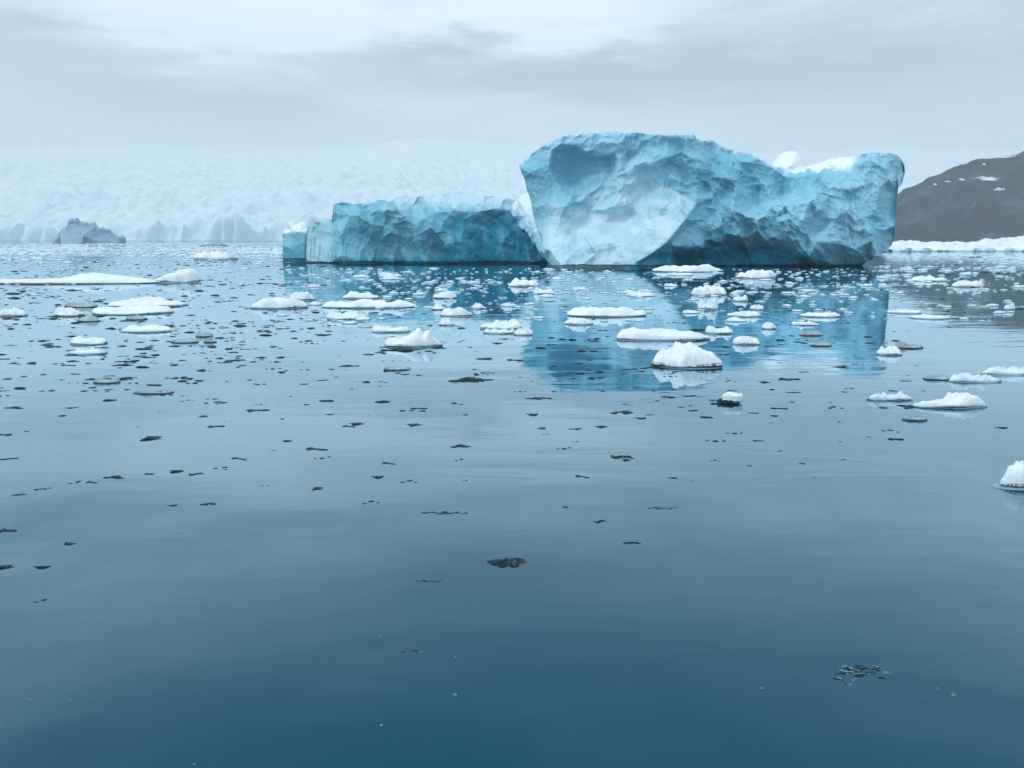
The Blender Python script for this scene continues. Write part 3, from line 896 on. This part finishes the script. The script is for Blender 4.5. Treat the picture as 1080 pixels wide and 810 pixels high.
T_STRIP = [(-1, .35), (-.7, .5), (-.5, .35), (-.3, .42), (-.05, .40), (.1, .55), (.25, .9), (.42, 1), (.6, .85), (.75, .62), (.9, .55), (1, .3)]
T_LONG = [(-1, .5), (-.9, .8), (-.75, .92), (-.5, 1), (-.3, .96), (-.05, .88), (.2, .82), (.45, .72), (.7, .62), (.9, .5), (1, .3)]
L = [
    # (px0, px1, top, base, kind, label, opts)
    (-70, 153, 286.5, 300, T_STRIP, "very long low white floe across the dark brash ice", {"res": 2.0}),
    (150, 204, 282, 298.5, T_SHOE, "upturned white slab with shadowed grey underside at the long floe's end", {}),
    (52, 83, 322.5, 334, "mound", "small rounded white floe touching the tip of a long slim floe", {}),
    (85, 173, 321, 332.5, "flat", "long slim white floe below a darker humped one", {}),
    (106, 188, 311.5, 324, "mound", "long grey white floe with a low snow hump, behind a slim floe", {}),
    (-14, 21, 323.5, 334, "mound", "stubby white floe cut off by the picture's edge near slim floes", {}),
    (117, 173, 341.5, 351.5, "flat", "flat grey white floe above its dark reflection, alone on pale water", {}),
    (67, 106, 353, 364, "flat", "oval white pancake floe with a second thinner one in front", {}),
    (63, 106, 366.5, 374.5, "flat", "thin white pancake floe just in front of an oval one", {}),
    (254, 319, 312, 326, "mound", "broad floe carrying a pale snow mound, nearest the blue iceberg's mirror edge", {}),
    (303, 331, 306.5, 317, "mound", "short pointed white floe behind the broad snow mound floe", {}),
    (342, 381, 326, 338, "knobs", "chunky white floe with rounded end in front of a long lumpy floe", {}),
    (333, 436, 314, 325.5, "knobs", "long lumpy white floe lying across the low blue iceberg's reflection", {}),
    (355, 397, 306, 315.5, "knobs", "white floe with small knob behind the long lumpy floe", {}),
    (455, 481, 306, 315, "mound", "small white floe beneath the gap between the two icebergs", {}),
    (453, 470, 317, 327, "peak", "small upright white nub beside a smooth thick slab", {}),
    (463, 498, 322.5, 334, "flat", "smooth thick white slab with a nub at its side", {}),
    (496, 513, 319.5, 326, "mound", "little white floe right behind the smooth thick slab", {}),
    (389, 431, 341.5, 351, "flat", "smooth bean shaped white floe behind the twin peaked one", {}),
    (398, 465, 344, 367.5, T_TWIN, "twin peaked white floe with dark wet rim, larger than its neighbours", {"res": 1.4}),
    (461, 481, 336, 343.5, "mound", "small white knob of ice between twin peaks floe and rough double floe", {}),
    (506, 554, 336, 348, "knobs", "rough crusty white floe, rear half of a double floe", {}),
    (507, 545, 345.5, 352.5, "knobs", "thin crusty white floe, front half of a double floe", {}),
    (542, 564, 345.5, 354, "mound", "small white lump at the end of the crusty double floe", {}),
    (534, 569, 292.5, 302.5, "knobs", "white floe just below where the two icebergs meet", {}),
    (563, 586, 303, 310.5, "flat", "small flat white floe in the huge iceberg's mirror below its bright face", {}),
    (600, 686, 321, 335, "knobs", "long knobbly white floe in front of the huge iceberg's bright face", {"res": 1.3}),
    (595, 628, 334, 343, "mound", "small smooth floe just in front of the long knobbly one", {}),
    (645, 753, 344.5, 360, T_LONG, "long thick bright white slab behind the biggest block", {"res": 1.4, "flatness": .3}),
    (691, 772, 357.5, 389.5, T_BLOCK, "biggest bright white domed ice block with rugged top", {"res": 2.2, "flatness": .3}),
    (746, 778, 342.5, 352.5, "flat", "thick white slab with a knob, off the end of the long slab", {}),
    (775, 804, 352.5, 364, "mound", "small pointed white floe beside the biggest ice block", {}),
    (737, 759, 313.5, 327, "knobs", "stacked looking white floe in the huge iceberg's mirror", {}),
    (770, 805, 326.5, 334.5, "flat", "flat white floe with a small nub behind it", {}),
    (792, 807, 320.5, 327, "mound", "small white nub of ice behind a flat floe", {}),
    (804, 820, 339, 347.5, "mound", "tiny bright round floe alone in the blue mirror", {}),
    (729, 769, 300, 312, "knobs", "lumpy white floe midway to the huge iceberg's dark undercut", {}),
    (928, 955, 363.5, 375, "mound", "small bright round floe with a greyer floe right beside it", {}),
    (947, 979, 359, 368, "flat", "greyish flat floe right behind a small bright round floe", {"mat": "g"}),
    (1003, 1062, 392.5, 404, "mound", "smooth white floe with a thin grey tail on the quiet water", {"foot": True}),
    (976, 1012, 394.5, 401.5, "flat", "thin grey tail of ice beside a smooth white floe", {"mat": "g"}),
    (1038, 1100, 385.5, 396, "mound", "white floe with grey flat edge running out of the picture", {"foot": True}),
    (914, 967, 411, 423, "mound", "low smooth white floe beside a taller lumpy floe", {}),
    (962, 1048, 412, 431, T_LUMPY, "tall lumpy white floe with sloping end, in front of the low smooth one", {"res": 1.5}),
    (954, 984, 437, 444.5, "flat", "flat wet grey floe just in front of the tall lumpy one", {"mat": "g"}),
    (1056, 1132, 480, 517, T_EDGE, "nearest white ice chunk with wide pale foot at the picture's edge", {"res": 1.8, "foot": True}),
    (693, 768, 278, 287, "knobs", "bright strip of white floe hugging the dark undercut of the huge iceberg", {}),
    (780, 822, 283.5, 294, "knobs", "white floe below the darkest part of the undercut", {}),
    (774, 790, 310.5, 318, "mound", "small white floe beside a lumpy one in the huge iceberg's mirror", {}),
    (837, 869, 337.5, 343.5, "flat", "thin flat pale floe in the mirror below the right tower", {}),
    (846, 873, 347.5, 354.5, "flat", "thin pale floe, second of three in a slanting row", {"mat": "g"}),
    (857, 881, 359.5, 365.5, "flat", "thin pale floe, nearest of three in a slanting row", {"mat": "g"}),
    (848, 892, 328, 335, "flat", "long thin pale floe behind three flat ones", {}),
    (940, 975, 325.5, 331, "flat", "thin white strip floe on grey ripples beyond the mirror", {}),
    (968, 1010, 331, 337, "flat", "longer thin white strip floe on grey ripples", {}),
    (1061, 1073, 319, 327, "mound", "tiny white cube of ice on the grey ripples", {}),
    (966, 1004, 290, 297, "knobs", "white floe below the low ice sheet and dark hill", {}),
    (1010, 1042, 295, 303, "knobs", "white crusty floe in front of another below the dark hill", {}),
    (200, 245, 263.5, 274, "knobs", "far white floe with lumps in front of the glacier", {}),
    (208, 237, 255.4, 259.6, "flat", "far flat bluish floe close under the glacier cliff", {"mat": "f"}),
    (174, 206, 355.5, 362, "flat", "dull grey flat floe, longer of three dull ones", {"mat": "g"}),
    (204, 222, 349.5, 355.5, "flat", "small dull grey floe behind two dull ones", {"mat": "g"}),
    (213, 228, 355, 361.5, "mound", "stubby dull grey floe beside a longer dull one", {"mat": "g"}),
    (76, 101, 332.5, 339.5, "mound", "grey humped floe close in front of the slim white floe", {"mat": "g"}),
    (130, 152, 331, 337.5, "flat", "small grey flat floe off the slim white floe's end", {"mat": "g"}),
    (62, 97, 316.5, 324.5, "flat", "dark flat floe behind the small rounded white floe", {"mat": "g"}),
    (403, 433, 384.5, 391, "flat", "grey flat stone-like floe alone in front of the twin peaked one", {"mat": "g"}),
    (137, 181, 409.5, 416, "flat", "long dark grey floe on the pale open water", {"mat": "g"}),
    (93, 125, 397.5, 405, "flat", "dark grey oval floe behind a long dark grey one", {"mat": "g"}),
]
for (a, b_, t_, c_, k, lab, op) in L:
    op = dict(op)
    mm = {"g": MAT_GREY, "f": MAT_FOOT}.get(op.pop("mat", None))
    floe(a, b_, t_, c_, k, lab, mat=mm, **op)


# ------------------------------------------------------------------ dark clear fragments
def cluster_mesh(name, seed, nblob, spread, mat, nt=16, nr=5, thin=1.0):
    """a low raft of clear ice bits about 1 m long, frozen together in a ragged line"""
    r = np.random.default_rng(seed)
    V, Fc, off = [], [], 0
    x = -0.5
    bend = r.normal(0, .12)
    for i in range(nblob):
        u = (i + r.uniform(-.3, .3)) / max(nblob - 1, 1) - .5 if nblob > 1 else 0
        bx, by = u * .8, bend * math.cos(u * 4) + r.normal(0, spread)
        k = 1 - 1.1 * abs(u)
        w = (r.uniform(.14, .30) * (.45 + .8 * k)) if nblob > 1 else 0.5
        w *= min(1.0, 2.6 / max(nblob, 1) ** 0.75 * 1.25) * thin
        d = w * r.uniform(.45, 1.0)
        h = w * r.uniform(.10, .24)
        t = np.linspace(0, 2 * math.pi, nt, endpoint=False)
        R = 1 + .55 * fbm(np.cos(t) * 1.9 + seed + i * 3, np.sin(t) * 1.6, i, 7, 3)
        for q in np.linspace(0.02, 1, nr):
            z = h * (1 - q ** 2.5) + .12 * h * vnoise(np.cos(t) * 4 * q + i, np.sin(t) * 4 * q, seed, 5)
            if q == 1:
                z = t * 0 - .02
            V.append(np.stack([bx + q * R * w * np.cos(t), by + q * R * d * np.sin(t), z], -1))
        Fc.append(grid_faces(nr, nt, wrap_c=True) + off)
        off += nr * nt
    V = np.concatenate(V, 0)
    V[:, :2] /= (V[:, 0].max() - V[:, 0].min())
    V[:, 0] -= (V[:, 0].max() + V[:, 0].min()) / 2
    return mesh_from(name, V, np.concatenate(Fc, 0), mat, sharp=50)


DARK_VAR = [cluster_mesh("ice_fragment", 200 + i, n, sp, MAT_DARK) for i, (n, sp) in enumerate([(1, 0), (2, .02), (3, .04), (4, .06), (5, .06), (6, .07), (7, .08), (8, .06), (9, .10), (3, .02), (5, .10), (12, .10)])]
DARK_DETAIL = [cluster_mesh("ice_fragment", 300 + i, n, sp, MAT_DARK, 22, 7) for i, (n, sp) in enumerate([(9, .07), (22, .12), (13, .06)])]
CHAIN = [cluster_mesh("ice_fragment", 350 + i, n, sp, MAT_DARK, 14, 5, th) for i, (n, sp, th) in enumerate([(15, .05, .62), (13, .09, .6)])]
G_DARK = "dark flecks of clear ice adrift on the water"


def fragment(cx, cy, wpx, var, label, hk=1.0, ya=1.0, rot=None):
    x, y = ground(cx, cy)
    w = wpx / F * float(y)
    o = link("ice_fragment", var, label=label, cat="ice fragment", group=G_DARK, loc=(float(x), float(y), 0))
    o.scale = (w, w * ya, w * hk)
    o.rotation_euler = (0, 0, random.uniform(-.35, .35) if rot is None else rot)
    return o


fragment(535, 593, 48, DARK_DETAIL[0], "darkest ragged raft of clear ice alone on the open near water", 1.1, 1.5, 0)
fragment(906, 709, 74, DARK_DETAIL[1], "nearest glassy raft of half sunk ice on the deep blue water", .9, .75, 0)
DARK_DETAIL[1].materials.clear()
DARK_DETAIL[1].materials.append(MAT_GLASSY)
DARK_DETAIL[2].materials.clear()
DARK_DETAIL[2].materials.append(MAT_GLASSY)
fragment(434, 687, 30, DARK_DETAIL[2], "faint glassy ice scrap on deep blue water, nearest the frame's bottom centre", .6, .8, 0)
fragment(453, 613, 32, CHAIN[1], "thin dark ice scrap in front of the darkest ragged raft", .8, .7, 0)
fragment(469, 541, 54, CHAIN[0], "V shaped chain of dark ice bits on the grey water", .8, 1.0, 0)
fragment(699, 536, 36, CHAIN[1], "sparse chain of dark ice bits behind a smaller scrap", .8, .8, 0)
fragment(667, 573, 22, DARK_VAR[7], "small dark ice scrap in front of a sparse chain", 1.0, .8, 0)
fragment(44, 598, 20, DARK_VAR[3], "dark ice bit at far side of grey water beside a ragged one", 1.3, .8, .1)
fragment(42, 634, 15, DARK_VAR[1], "thin rimmed dark ice bit, lowest on that side of the water", 1.0, .8, .5)
fragment(4, 598, 26, DARK_VAR[5], "ragged dark ice bit cut by the picture's edge", 1.0, .8, 0)
fragment(945, 463.5, 18, DARK_VAR[4], "dark green ice knob alone below the lumpy white floe", 1.6, .8, 0)
fragment(344, 423, 20, DARK_VAR[0], "smooth dark oval of clear ice on pale water", .8, 1.0, 0)
LD = "small dark fleck of clear ice floating on calm grey water"
traced = [(249, 380, 25, 6), (340, 353, 21, 3), (109, 412, 23, 2), (116, 422, 20, 5), (225, 425, 20, 2), (272, 433, 27, 4), (228, 450, 20, 4), (388, 374, 15, 0), (321, 390, 12, 1), (232, 378, 8, 0), (288, 389, 18, 9),
          (389, 374, 14, 0), (524, 362, 13, 3), (543, 380, 20, 4), (508, 394, 18, 2), (494, 400, 48, 8), (403, 424, 20, 0), (436, 448, 20, 5), (573, 420, 24, 6), (660, 435, 18, 5), (634, 450, 16, 5), (549, 413, 14, 9), (561, 437, 15, 3), (442, 431, 20, 4), (485, 470, 23, 8), (376, 447, 20, 5), (368, 450, 18, 4),
          (10, 484, 22, 6), (157, 500, 14, 0), (186, 497, 20, 5), (207, 500, 18, 6), (122, 503, 26, 8), (78, 509, 14, 1), (97, 509, 17, 4), (43, 516, 16, 6), (50, 515, 10, 1), (20, 522, 16, 7), (220, 532, 19, 7), (182, 533, 12, 3), (8, 560, 22, 4), (73, 573, 17, 3), (303, 465, 14, 5), (334, 474, 28, 4), (252, 484, 22, 4), (234, 494, 19, 2), (160, 462, 26, 5), (28, 455, 8, 0), (340, 483, 20, 9), (335, 515, 16, 5), (288, 475, 6, 0), (275, 512, 6, 1), (283, 512, 4, 0),
          (431, 508, 20, 2), (398, 503, 15, 3), (410, 489, 18, 4), (484, 485, 11, 1), (391, 530, 20, 2), (595, 473, 18, 9), (656, 482, 28, 6), (614, 503, 18, 4), (710, 504, 11, 3), (596, 535, 8, 0), (633, 550, 16, 6), (576, 458, 10, 2), (607, 466, 8, 1), (490, 507, 7, 1),
          (755, 465, 23, 9), (800, 465, 12, 4), (754, 486, 12, 2), (822, 476, 9, 1), (790, 491, 7, 3), (846, 489, 8, 0), (889, 485, 10, 1), (858, 504, 5, 0), (886, 466, 6, 1), (916, 461, 6, 0), (813, 446, 6, 1), (886, 445, 8, 2), (1056, 451, 14, 3), (731, 507, 6, 2), (709, 504, 10, 1),
          (775, 457, 20, 9), (660, 485, 12, 5), (880, 430, 18, 2), (822, 431, 20, 4), (657, 434, 20, 6), (675, 441, 16, 3), (833, 400, 24, 4), (806, 403, 14, 5), (895, 410, 12, 1), (770, 402, 12, 2)]
for (cx, cy, w, k) in traced:
    fragment(cx, cy, w, DARK_VAR[k], LD, random.uniform(.7, 1.2), random.uniform(.8, 1.5))
o = floe(757, 783, 417, 427, "flat", "dark clear ice slab topped with a white snow dab", mat=MAT_DARK)
link("snow_cap", lump_mesh("snow_cap", .55, .25, .12, MAT_FLOE, 5, "mound", 24, 8), parent=o, loc=(.1, 0.02, .17))


for i, (px, py, w) in enumerate([(1005, 733, 6), (803, 726, 5), (480, 733, 5), (402, 765, 5), (401, 670, 3), (480, 693, 3), (32, 738, 4), (74, 738, 3), (988, 726, 3), (740, 612, 3), (875, 612, 2.5), (205, 806, 4)]):
    x, y = ground(px, py)
    o = link("ice_crumb", lump_mesh("ice_crumb", 1, .8, .35, MAT_FOOT, 900 + i, "mound", 14, 5), label="tiny pale ice crumb drifting on the deep blue near water", cat="ice crumb", group="tiny ice crumbs on the near water", loc=(float(x), float(y), 0))
    o.scale = (w / F * float(y),) * 3


# ------------------------------------------------------------------ brash fields
def dens_white(px, py):
    s = np.zeros_like(px)
    # far strip before the glacier
    s = np.maximum(s, (px < 305) * np.exp(-((py - 263) / 6) ** 2) * 1.0)
    s = np.maximum(s, (px < 305) * (py > 262) * np.exp(-((py - 275) / 26) ** 2) * 0.45)
    m = sstep(285, 340, px) * (1 - sstep(925, 1000, px))
    s = np.maximum(s, m * (py > 283) * (1.0 * np.exp(-((py - 283) / 22) ** 2) + 0.25 * np.exp(-((py - 300) / 34) ** 2)))
    r = sstep(900, 960, px) * (py > 267)
    s = np.maximum(s, r * (0.9 * np.exp(-((py - 268) / 26) ** 2) + .15 * np.exp(-((py - 300) / 40) ** 2)))
    return s


def dens_dark(px, py):
    l = 1 - sstep(290, 420, px)
    s = l * (py > 259) * (1.0 * np.exp(-((py - 275) / 24) ** 2) + 0.42 * np.exp(-((py - 320) / 42) ** 2) + .10 * np.exp(-((py - 390) / 50) ** 2))
    m = sstep(300, 400, px) * (1 - sstep(930, 1000, px))
    s = np.maximum(s, m * (py > 290) * (0.10 * np.exp(-((py - 330) / 50) ** 2) + .05 * np.exp(-((py - 400) / 50) ** 2)))
    r = sstep(930, 980, px) * (py > 268)
    s = np.maximum(s, r * 0.30 * np.exp(-((py - 285) / 40) ** 2))
    return s


def scatter(dens, n, ymax, seed, seedn):
    r = np.random.default_rng(seed)
    out = []
    while len(out) < n:
        px = r.uniform(-90, 1170, 6000)
        py = r.uniform(257, ymax, 6000)
        cl = 0.45 + 1.1 * sstep(-.35, .5, fbm(px / 60, py / 7, 0, seedn, 3))
        cl = cl * (0.35 + 1.1 * sstep(-.3, .4, fbm(px / 260, py / 3.0, 0, seedn + 5, 2)))
        k = r.uniform(0, 1, 6000) < dens(px, py) * cl
        out += list(zip(px[k], py[k]))
    return out[:n], r


def bit_mesh(name, mat, seed, nt=18, nr=6, kind="mound"):
    return lump_mesh(name, 1.0, .8, .3, mat, seed, kind, nt, nr, under=.1)


def mesh_arrays(me):
    v = np.empty(len(me.vertices) * 3, np.float32)
    me.vertices.foreach_get("co", v)
    f = np.empty(len(me.loops), np.int32)
    me.loops.foreach_get("vertex_index", f)
    return v.reshape(-1, 3), f.reshape(-1, 4)


def field(name, stuffname, pts, variants, small_var, label, slabel, cat, group, wfun, hk, n_ind, r, mat):
    rows = []
    for (px, py) in pts:
        x, y = ground(px, py)
        wpx = wfun(r, px, py)
        rows.append((wpx, float(x), float(y)))
    order = sorted(range(len(rows)), key=lambda i: -rows[i][0])
    V, Fc, off = [], [], 0
    for rank, i in enumerate(order):
        wpx, x, y = rows[i]
        w = wpx / F * y
        ang = r.uniform(-.4, .4) + (math.pi if r.random() < .5 else 0)
        ya = r.uniform(.6, 1.1)
        hh = r.uniform(.6, 1.4) * hk
        if rank < n_ind:
            o = link(name, variants[int(r.integers(len(variants)))], label=label, cat=cat, group=group, loc=(x, y, 0))
            o.scale = (w, w * ya, w * hh)
            o.rotation_euler = (0, 0, ang)
        else:
            v, f = small_var[int(r.integers(len(small_var)))]
            ca, sa = math.cos(ang), math.sin(ang)
            q = np.stack([(v[:, 0] * ca - v[:, 1] * ya * sa) * w + x, (v[:, 0] * sa + v[:, 1] * ya * ca) * w + y, v[:, 2] * w * hh], -1)
            V.append(q)
            Fc.append(f + off)
            off += len(v)
    link(stuffname, mesh_from(stuffname, np.concatenate(V), np.concatenate(Fc), mat), kind="stuff", label=slabel)


wv = [bit_mesh("brash_piece", MAT_BRASH, 400 + i, kind=k) for i, k in enumerate(["mound", "flat", "knobs", "knobs", "peak", "flat", "mound", "flat"])]
ws = [mesh_arrays(bit_mesh("small", MAT_BRASH, 430 + i, 9, 4, k)) for i, k in enumerate(["mound", "knobs", "flat", "mound"])]
pts, r = scatter(dens_white, 3000, 345, 21, 31)
field("brash_piece", "brash_ice", pts, wv, ws, "small white chunk of brash ice floating among many like it",
      "white crumbs of brash ice strewn before icebergs and glacier", "brash ice", "small white brash chunks before the icebergs",
      lambda r, px, py: float(np.clip(r.lognormal(1.3, .55) * (0.55 + (py - 257) / 70), 1.5, 30)), 0.52, 285, r, MAT_BRASH)
ds = [mesh_arrays(cluster_mesh("small", 500 + i, n, .05, MAT_DARK, 8, 4)) for i, n in enumerate([1, 1, 2, 3])]
pts, r = scatter(dens_dark, 2400, 460, 22, 33)
field("ice_fragment", "dark_brash_ice", pts, DARK_VAR, ds, LD, "countless dark specks of clear ice peppering the far water", "ice fragment", G_DARK,
      lambda r, px, py: float(np.clip(r.lognormal(1.35, .5) * (0.6 + (py - 257) / 80), 1.5, 24)), 1.0, 185, r, MAT_DARK)

# the far strip of packed brash in front of the glacier: flat crumbs up to some metres wide
r = np.random.default_rng(77)
V, Fc, off = [], [], 0
wide = [mesh_arrays(bit_mesh("small", MAT_BRASH, 460 + i, 8, 3, "flat")) for i in range(3)]
n = 0
while n < 6500:
    px, py = r.uniform(-110, 310), 256.3 + 26 * r.beta(1.0, 2.6)
    band = 0.35 + 1.0 * float(sstep(-.25, .4, fbm(np.array(px / 140), np.array(py / 1.6), 0, 91, 2)))
    if r.random() > band * (1 - 0.75 * float(sstep(264, 276, py))):
        continue
    x, y = ground(px, py)
    w = float(r.lognormal(1.1, .5)) * (0.7 + (py - 256) / 30) / F * float(y)
    v, f = wide[n % 3]
    V.append(np.stack([v[:, 0] * w + float(x), v[:, 1] * w * 1.6 + float(y), v[:, 2] * min(w * .5, .9)], -1))
    Fc.append(f + off)
    off += len(v)
    n += 1
link("brash_ice", mesh_from("brash_ice", np.concatenate(V), np.concatenate(Fc), MAT_BRASH), kind="stuff", label="far belt of packed white brash under the glacier front")

# ------------------------------------------------------------------ world: overcast sky
SUN_DIR = Vector((-0.74, -0.30, 0.62)).normalized()
world = bpy.data.worlds.new("World")
scene.world = world
world.use_nodes = True
nt = world.node_tree
nt.nodes.clear()
wo = nt.nodes.new("ShaderNodeOutputWorld")
bg = nt.nodes.new("ShaderNodeBackground")
bg.inputs["Strength"].default_value = 0.1
nt.links.new(bg.outputs[0], wo.inputs[0])
sky = nt.nodes.new("ShaderNodeTexSky")
sky.sky_type = "NISHITA"
sky.sun_disc = False
sky.sun_elevation = math.asin(SUN_DIR.z)
sky.sun_rotation = math.atan2(SUN_DIR.x, SUN_DIR.y)
tc = nt.nodes.new("ShaderNodeTexCoord")
sp = nt.nodes.new("ShaderNodeSeparateXYZ")
nt.links.new(tc.outputs["Generated"], sp.inputs[0])
az = math_n(nt, "ARCTAN2", sp.outputs[0], sp.outputs[1])
el = math_n(nt, "ARCSINE", sp.outputs[2])
cmb = nt.nodes.new("ShaderNodeCombineXYZ")
nt.links.new(math_n(nt, "MULTIPLY", az, 1.0), cmb.inputs[0])
nt.links.new(math_n(nt, "MULTIPLY", el, 5.0), cmb.inputs[1])
n1 = noise_n(nt, cmb.outputs[0], 2.6, 6, 0.55, 0.5)
n2 = noise_n(nt, cmb.outputs[0], 7.0, 5, 0.6, 0.3)
cl = math_n(nt, "ADD", math_n(nt, "MULTIPLY", n1, 0.7), math_n(nt, "MULTIPLY", n2, 0.3))


def cloud_bank(az0, el0, saz, sel, slope, amp):
    """a darker bank of stratus, the highest ones added unseen, lying in the sky at that azimuth and elevation (degrees)"""
    a = math_n(nt, "SUBTRACT", az, math.radians(az0))
    wob = math_n(nt, "MULTIPLY", math_n(nt, "SUBTRACT", n2, 0.5), 0.10)
    e = math_n(nt, "ADD", math_n(nt, "SUBTRACT", math_n(nt, "SUBTRACT", el, math.radians(el0)), math_n(nt, "MULTIPLY", a, slope)), wob)
    q = math_n(nt, "ADD", math_n(nt, "POWER", math_n(nt, "ABSOLUTE", math_n(nt, "DIVIDE", a, math.radians(saz))), 2.0),
               math_n(nt, "POWER", math_n(nt, "ABSOLUTE", math_n(nt, "DIVIDE", e, math.radians(sel))), 2.0))
    return math_n(nt, "MULTIPLY", math_n(nt, "EXPONENT", math_n(nt, "MULTIPLY", q, -1.0)), amp * (2.3 if el0 < 20 else 1.5))


tot = cl
for args in [(4, 11.0, 17, 1.5, -.05, -.22), (27, 10.5, 14, 4.0, 0, -.16), (-20, 8.5, 11, 2.2, -.05, -.20), (-31, 11.5, 6, 1.2, 0, -.10), (-17, 14.0, 10, 2.4, 0, .16), (3, 15.0, 8, 1.6, 0, .12), (-33, 17, 6, 2, 0, -.12), (30, 25, 30, 6, 0, -.10), (0, 34, 55, 8, 0, -.30)]:  # highest banks lie out of view, added to dim the near water's reflection
    tot = math_n(nt, "ADD", tot, cloud_bank(*args))
tot = math_n(nt, "ADD", math_n(nt, "MULTIPLY", tot, 0.6), 0.3)
cr = ramp(nt, tot, [(0.0, (0.6, 1.0, 1.5)), (0.34, (2.1, 3.0, 3.9)), (0.54, (5.9, 7.25, 8.35)), (0.70, (11.6, 13.1, 14.2))])
# low bright fog lying on the glacier
fogm = math_n(nt, "EXPONENT", math_n(nt, "MULTIPLY", math_n(nt, "POWER", math_n(nt, "ABSOLUTE", math_n(nt, "DIVIDE", el, math.radians(7.2))), 4.0), -1.0))
crf = mixc(nt, math_n(nt, "MULTIPLY", fogm, 0.8), cr.outputs[0], (7.3, 9.0, 10.2))
grad = math_n(nt, "ADD", 1.0, math_n(nt, "MULTIPLY", math_n(nt, "MAXIMUM", sp.outputs[2], 0.0), 0.55))
cloud = nt.nodes.new("ShaderNodeVectorMath")
cloud.operation = "SCALE"
nt.links.new(crf, cloud.inputs[0])
nt.links.new(grad, cloud.inputs["Scale"])
fin_ = mixc(nt, 0.92, sky.outputs[0], cloud.outputs[0])
nt.links.new(fin_, bg.inputs["Color"])

sun = bpy.data.lights.new("sun", "SUN")
sun.energy = 1.5
sun.angle = math.radians(10)
sun.color = (1.0, 0.985, 0.97)
so = bpy.data.objects.new("sun", sun)
so.rotation_euler = (-SUN_DIR).to_track_quat("-Z", "Y").to_euler()
so.location = SUN_DIR * 500
COL.objects.link(so)

# ------------------------------------------------------------------ camera, render
cam = bpy.data.cameras.new("camera")
cam.sensor_fit = "HORIZONTAL"
cam.sensor_width = 36
cam.lens = 36 * F / 1080
cam.clip_end = 30000
cam.clip_start = 0.1
co = bpy.data.objects.new("camera", cam)
co.location = (0, 0, CAM_H)
co.rotation_euler = (math.pi / 2 - PITCH, 0, 0)
COL.objects.link(co)
scene.camera = co

scene.render.engine = "CYCLES"
scene.view_settings.view_transform = "Standard"
scene.view_settings.look = "None"
scene.view_settings.exposure = 0.0
scene.view_settings.gamma = 1.0
cy = scene.cycles
cy.use_denoising = True
try:
    cy.denoiser = "OPENIMAGEDENOISE"
except Exception:
    pass
cy.max_bounces = 8
cy.diffuse_bounces = 5
cy.glossy_bounces = 3
cy.volume_bounces = 1
cy.sample_clamp_indirect = 4.0
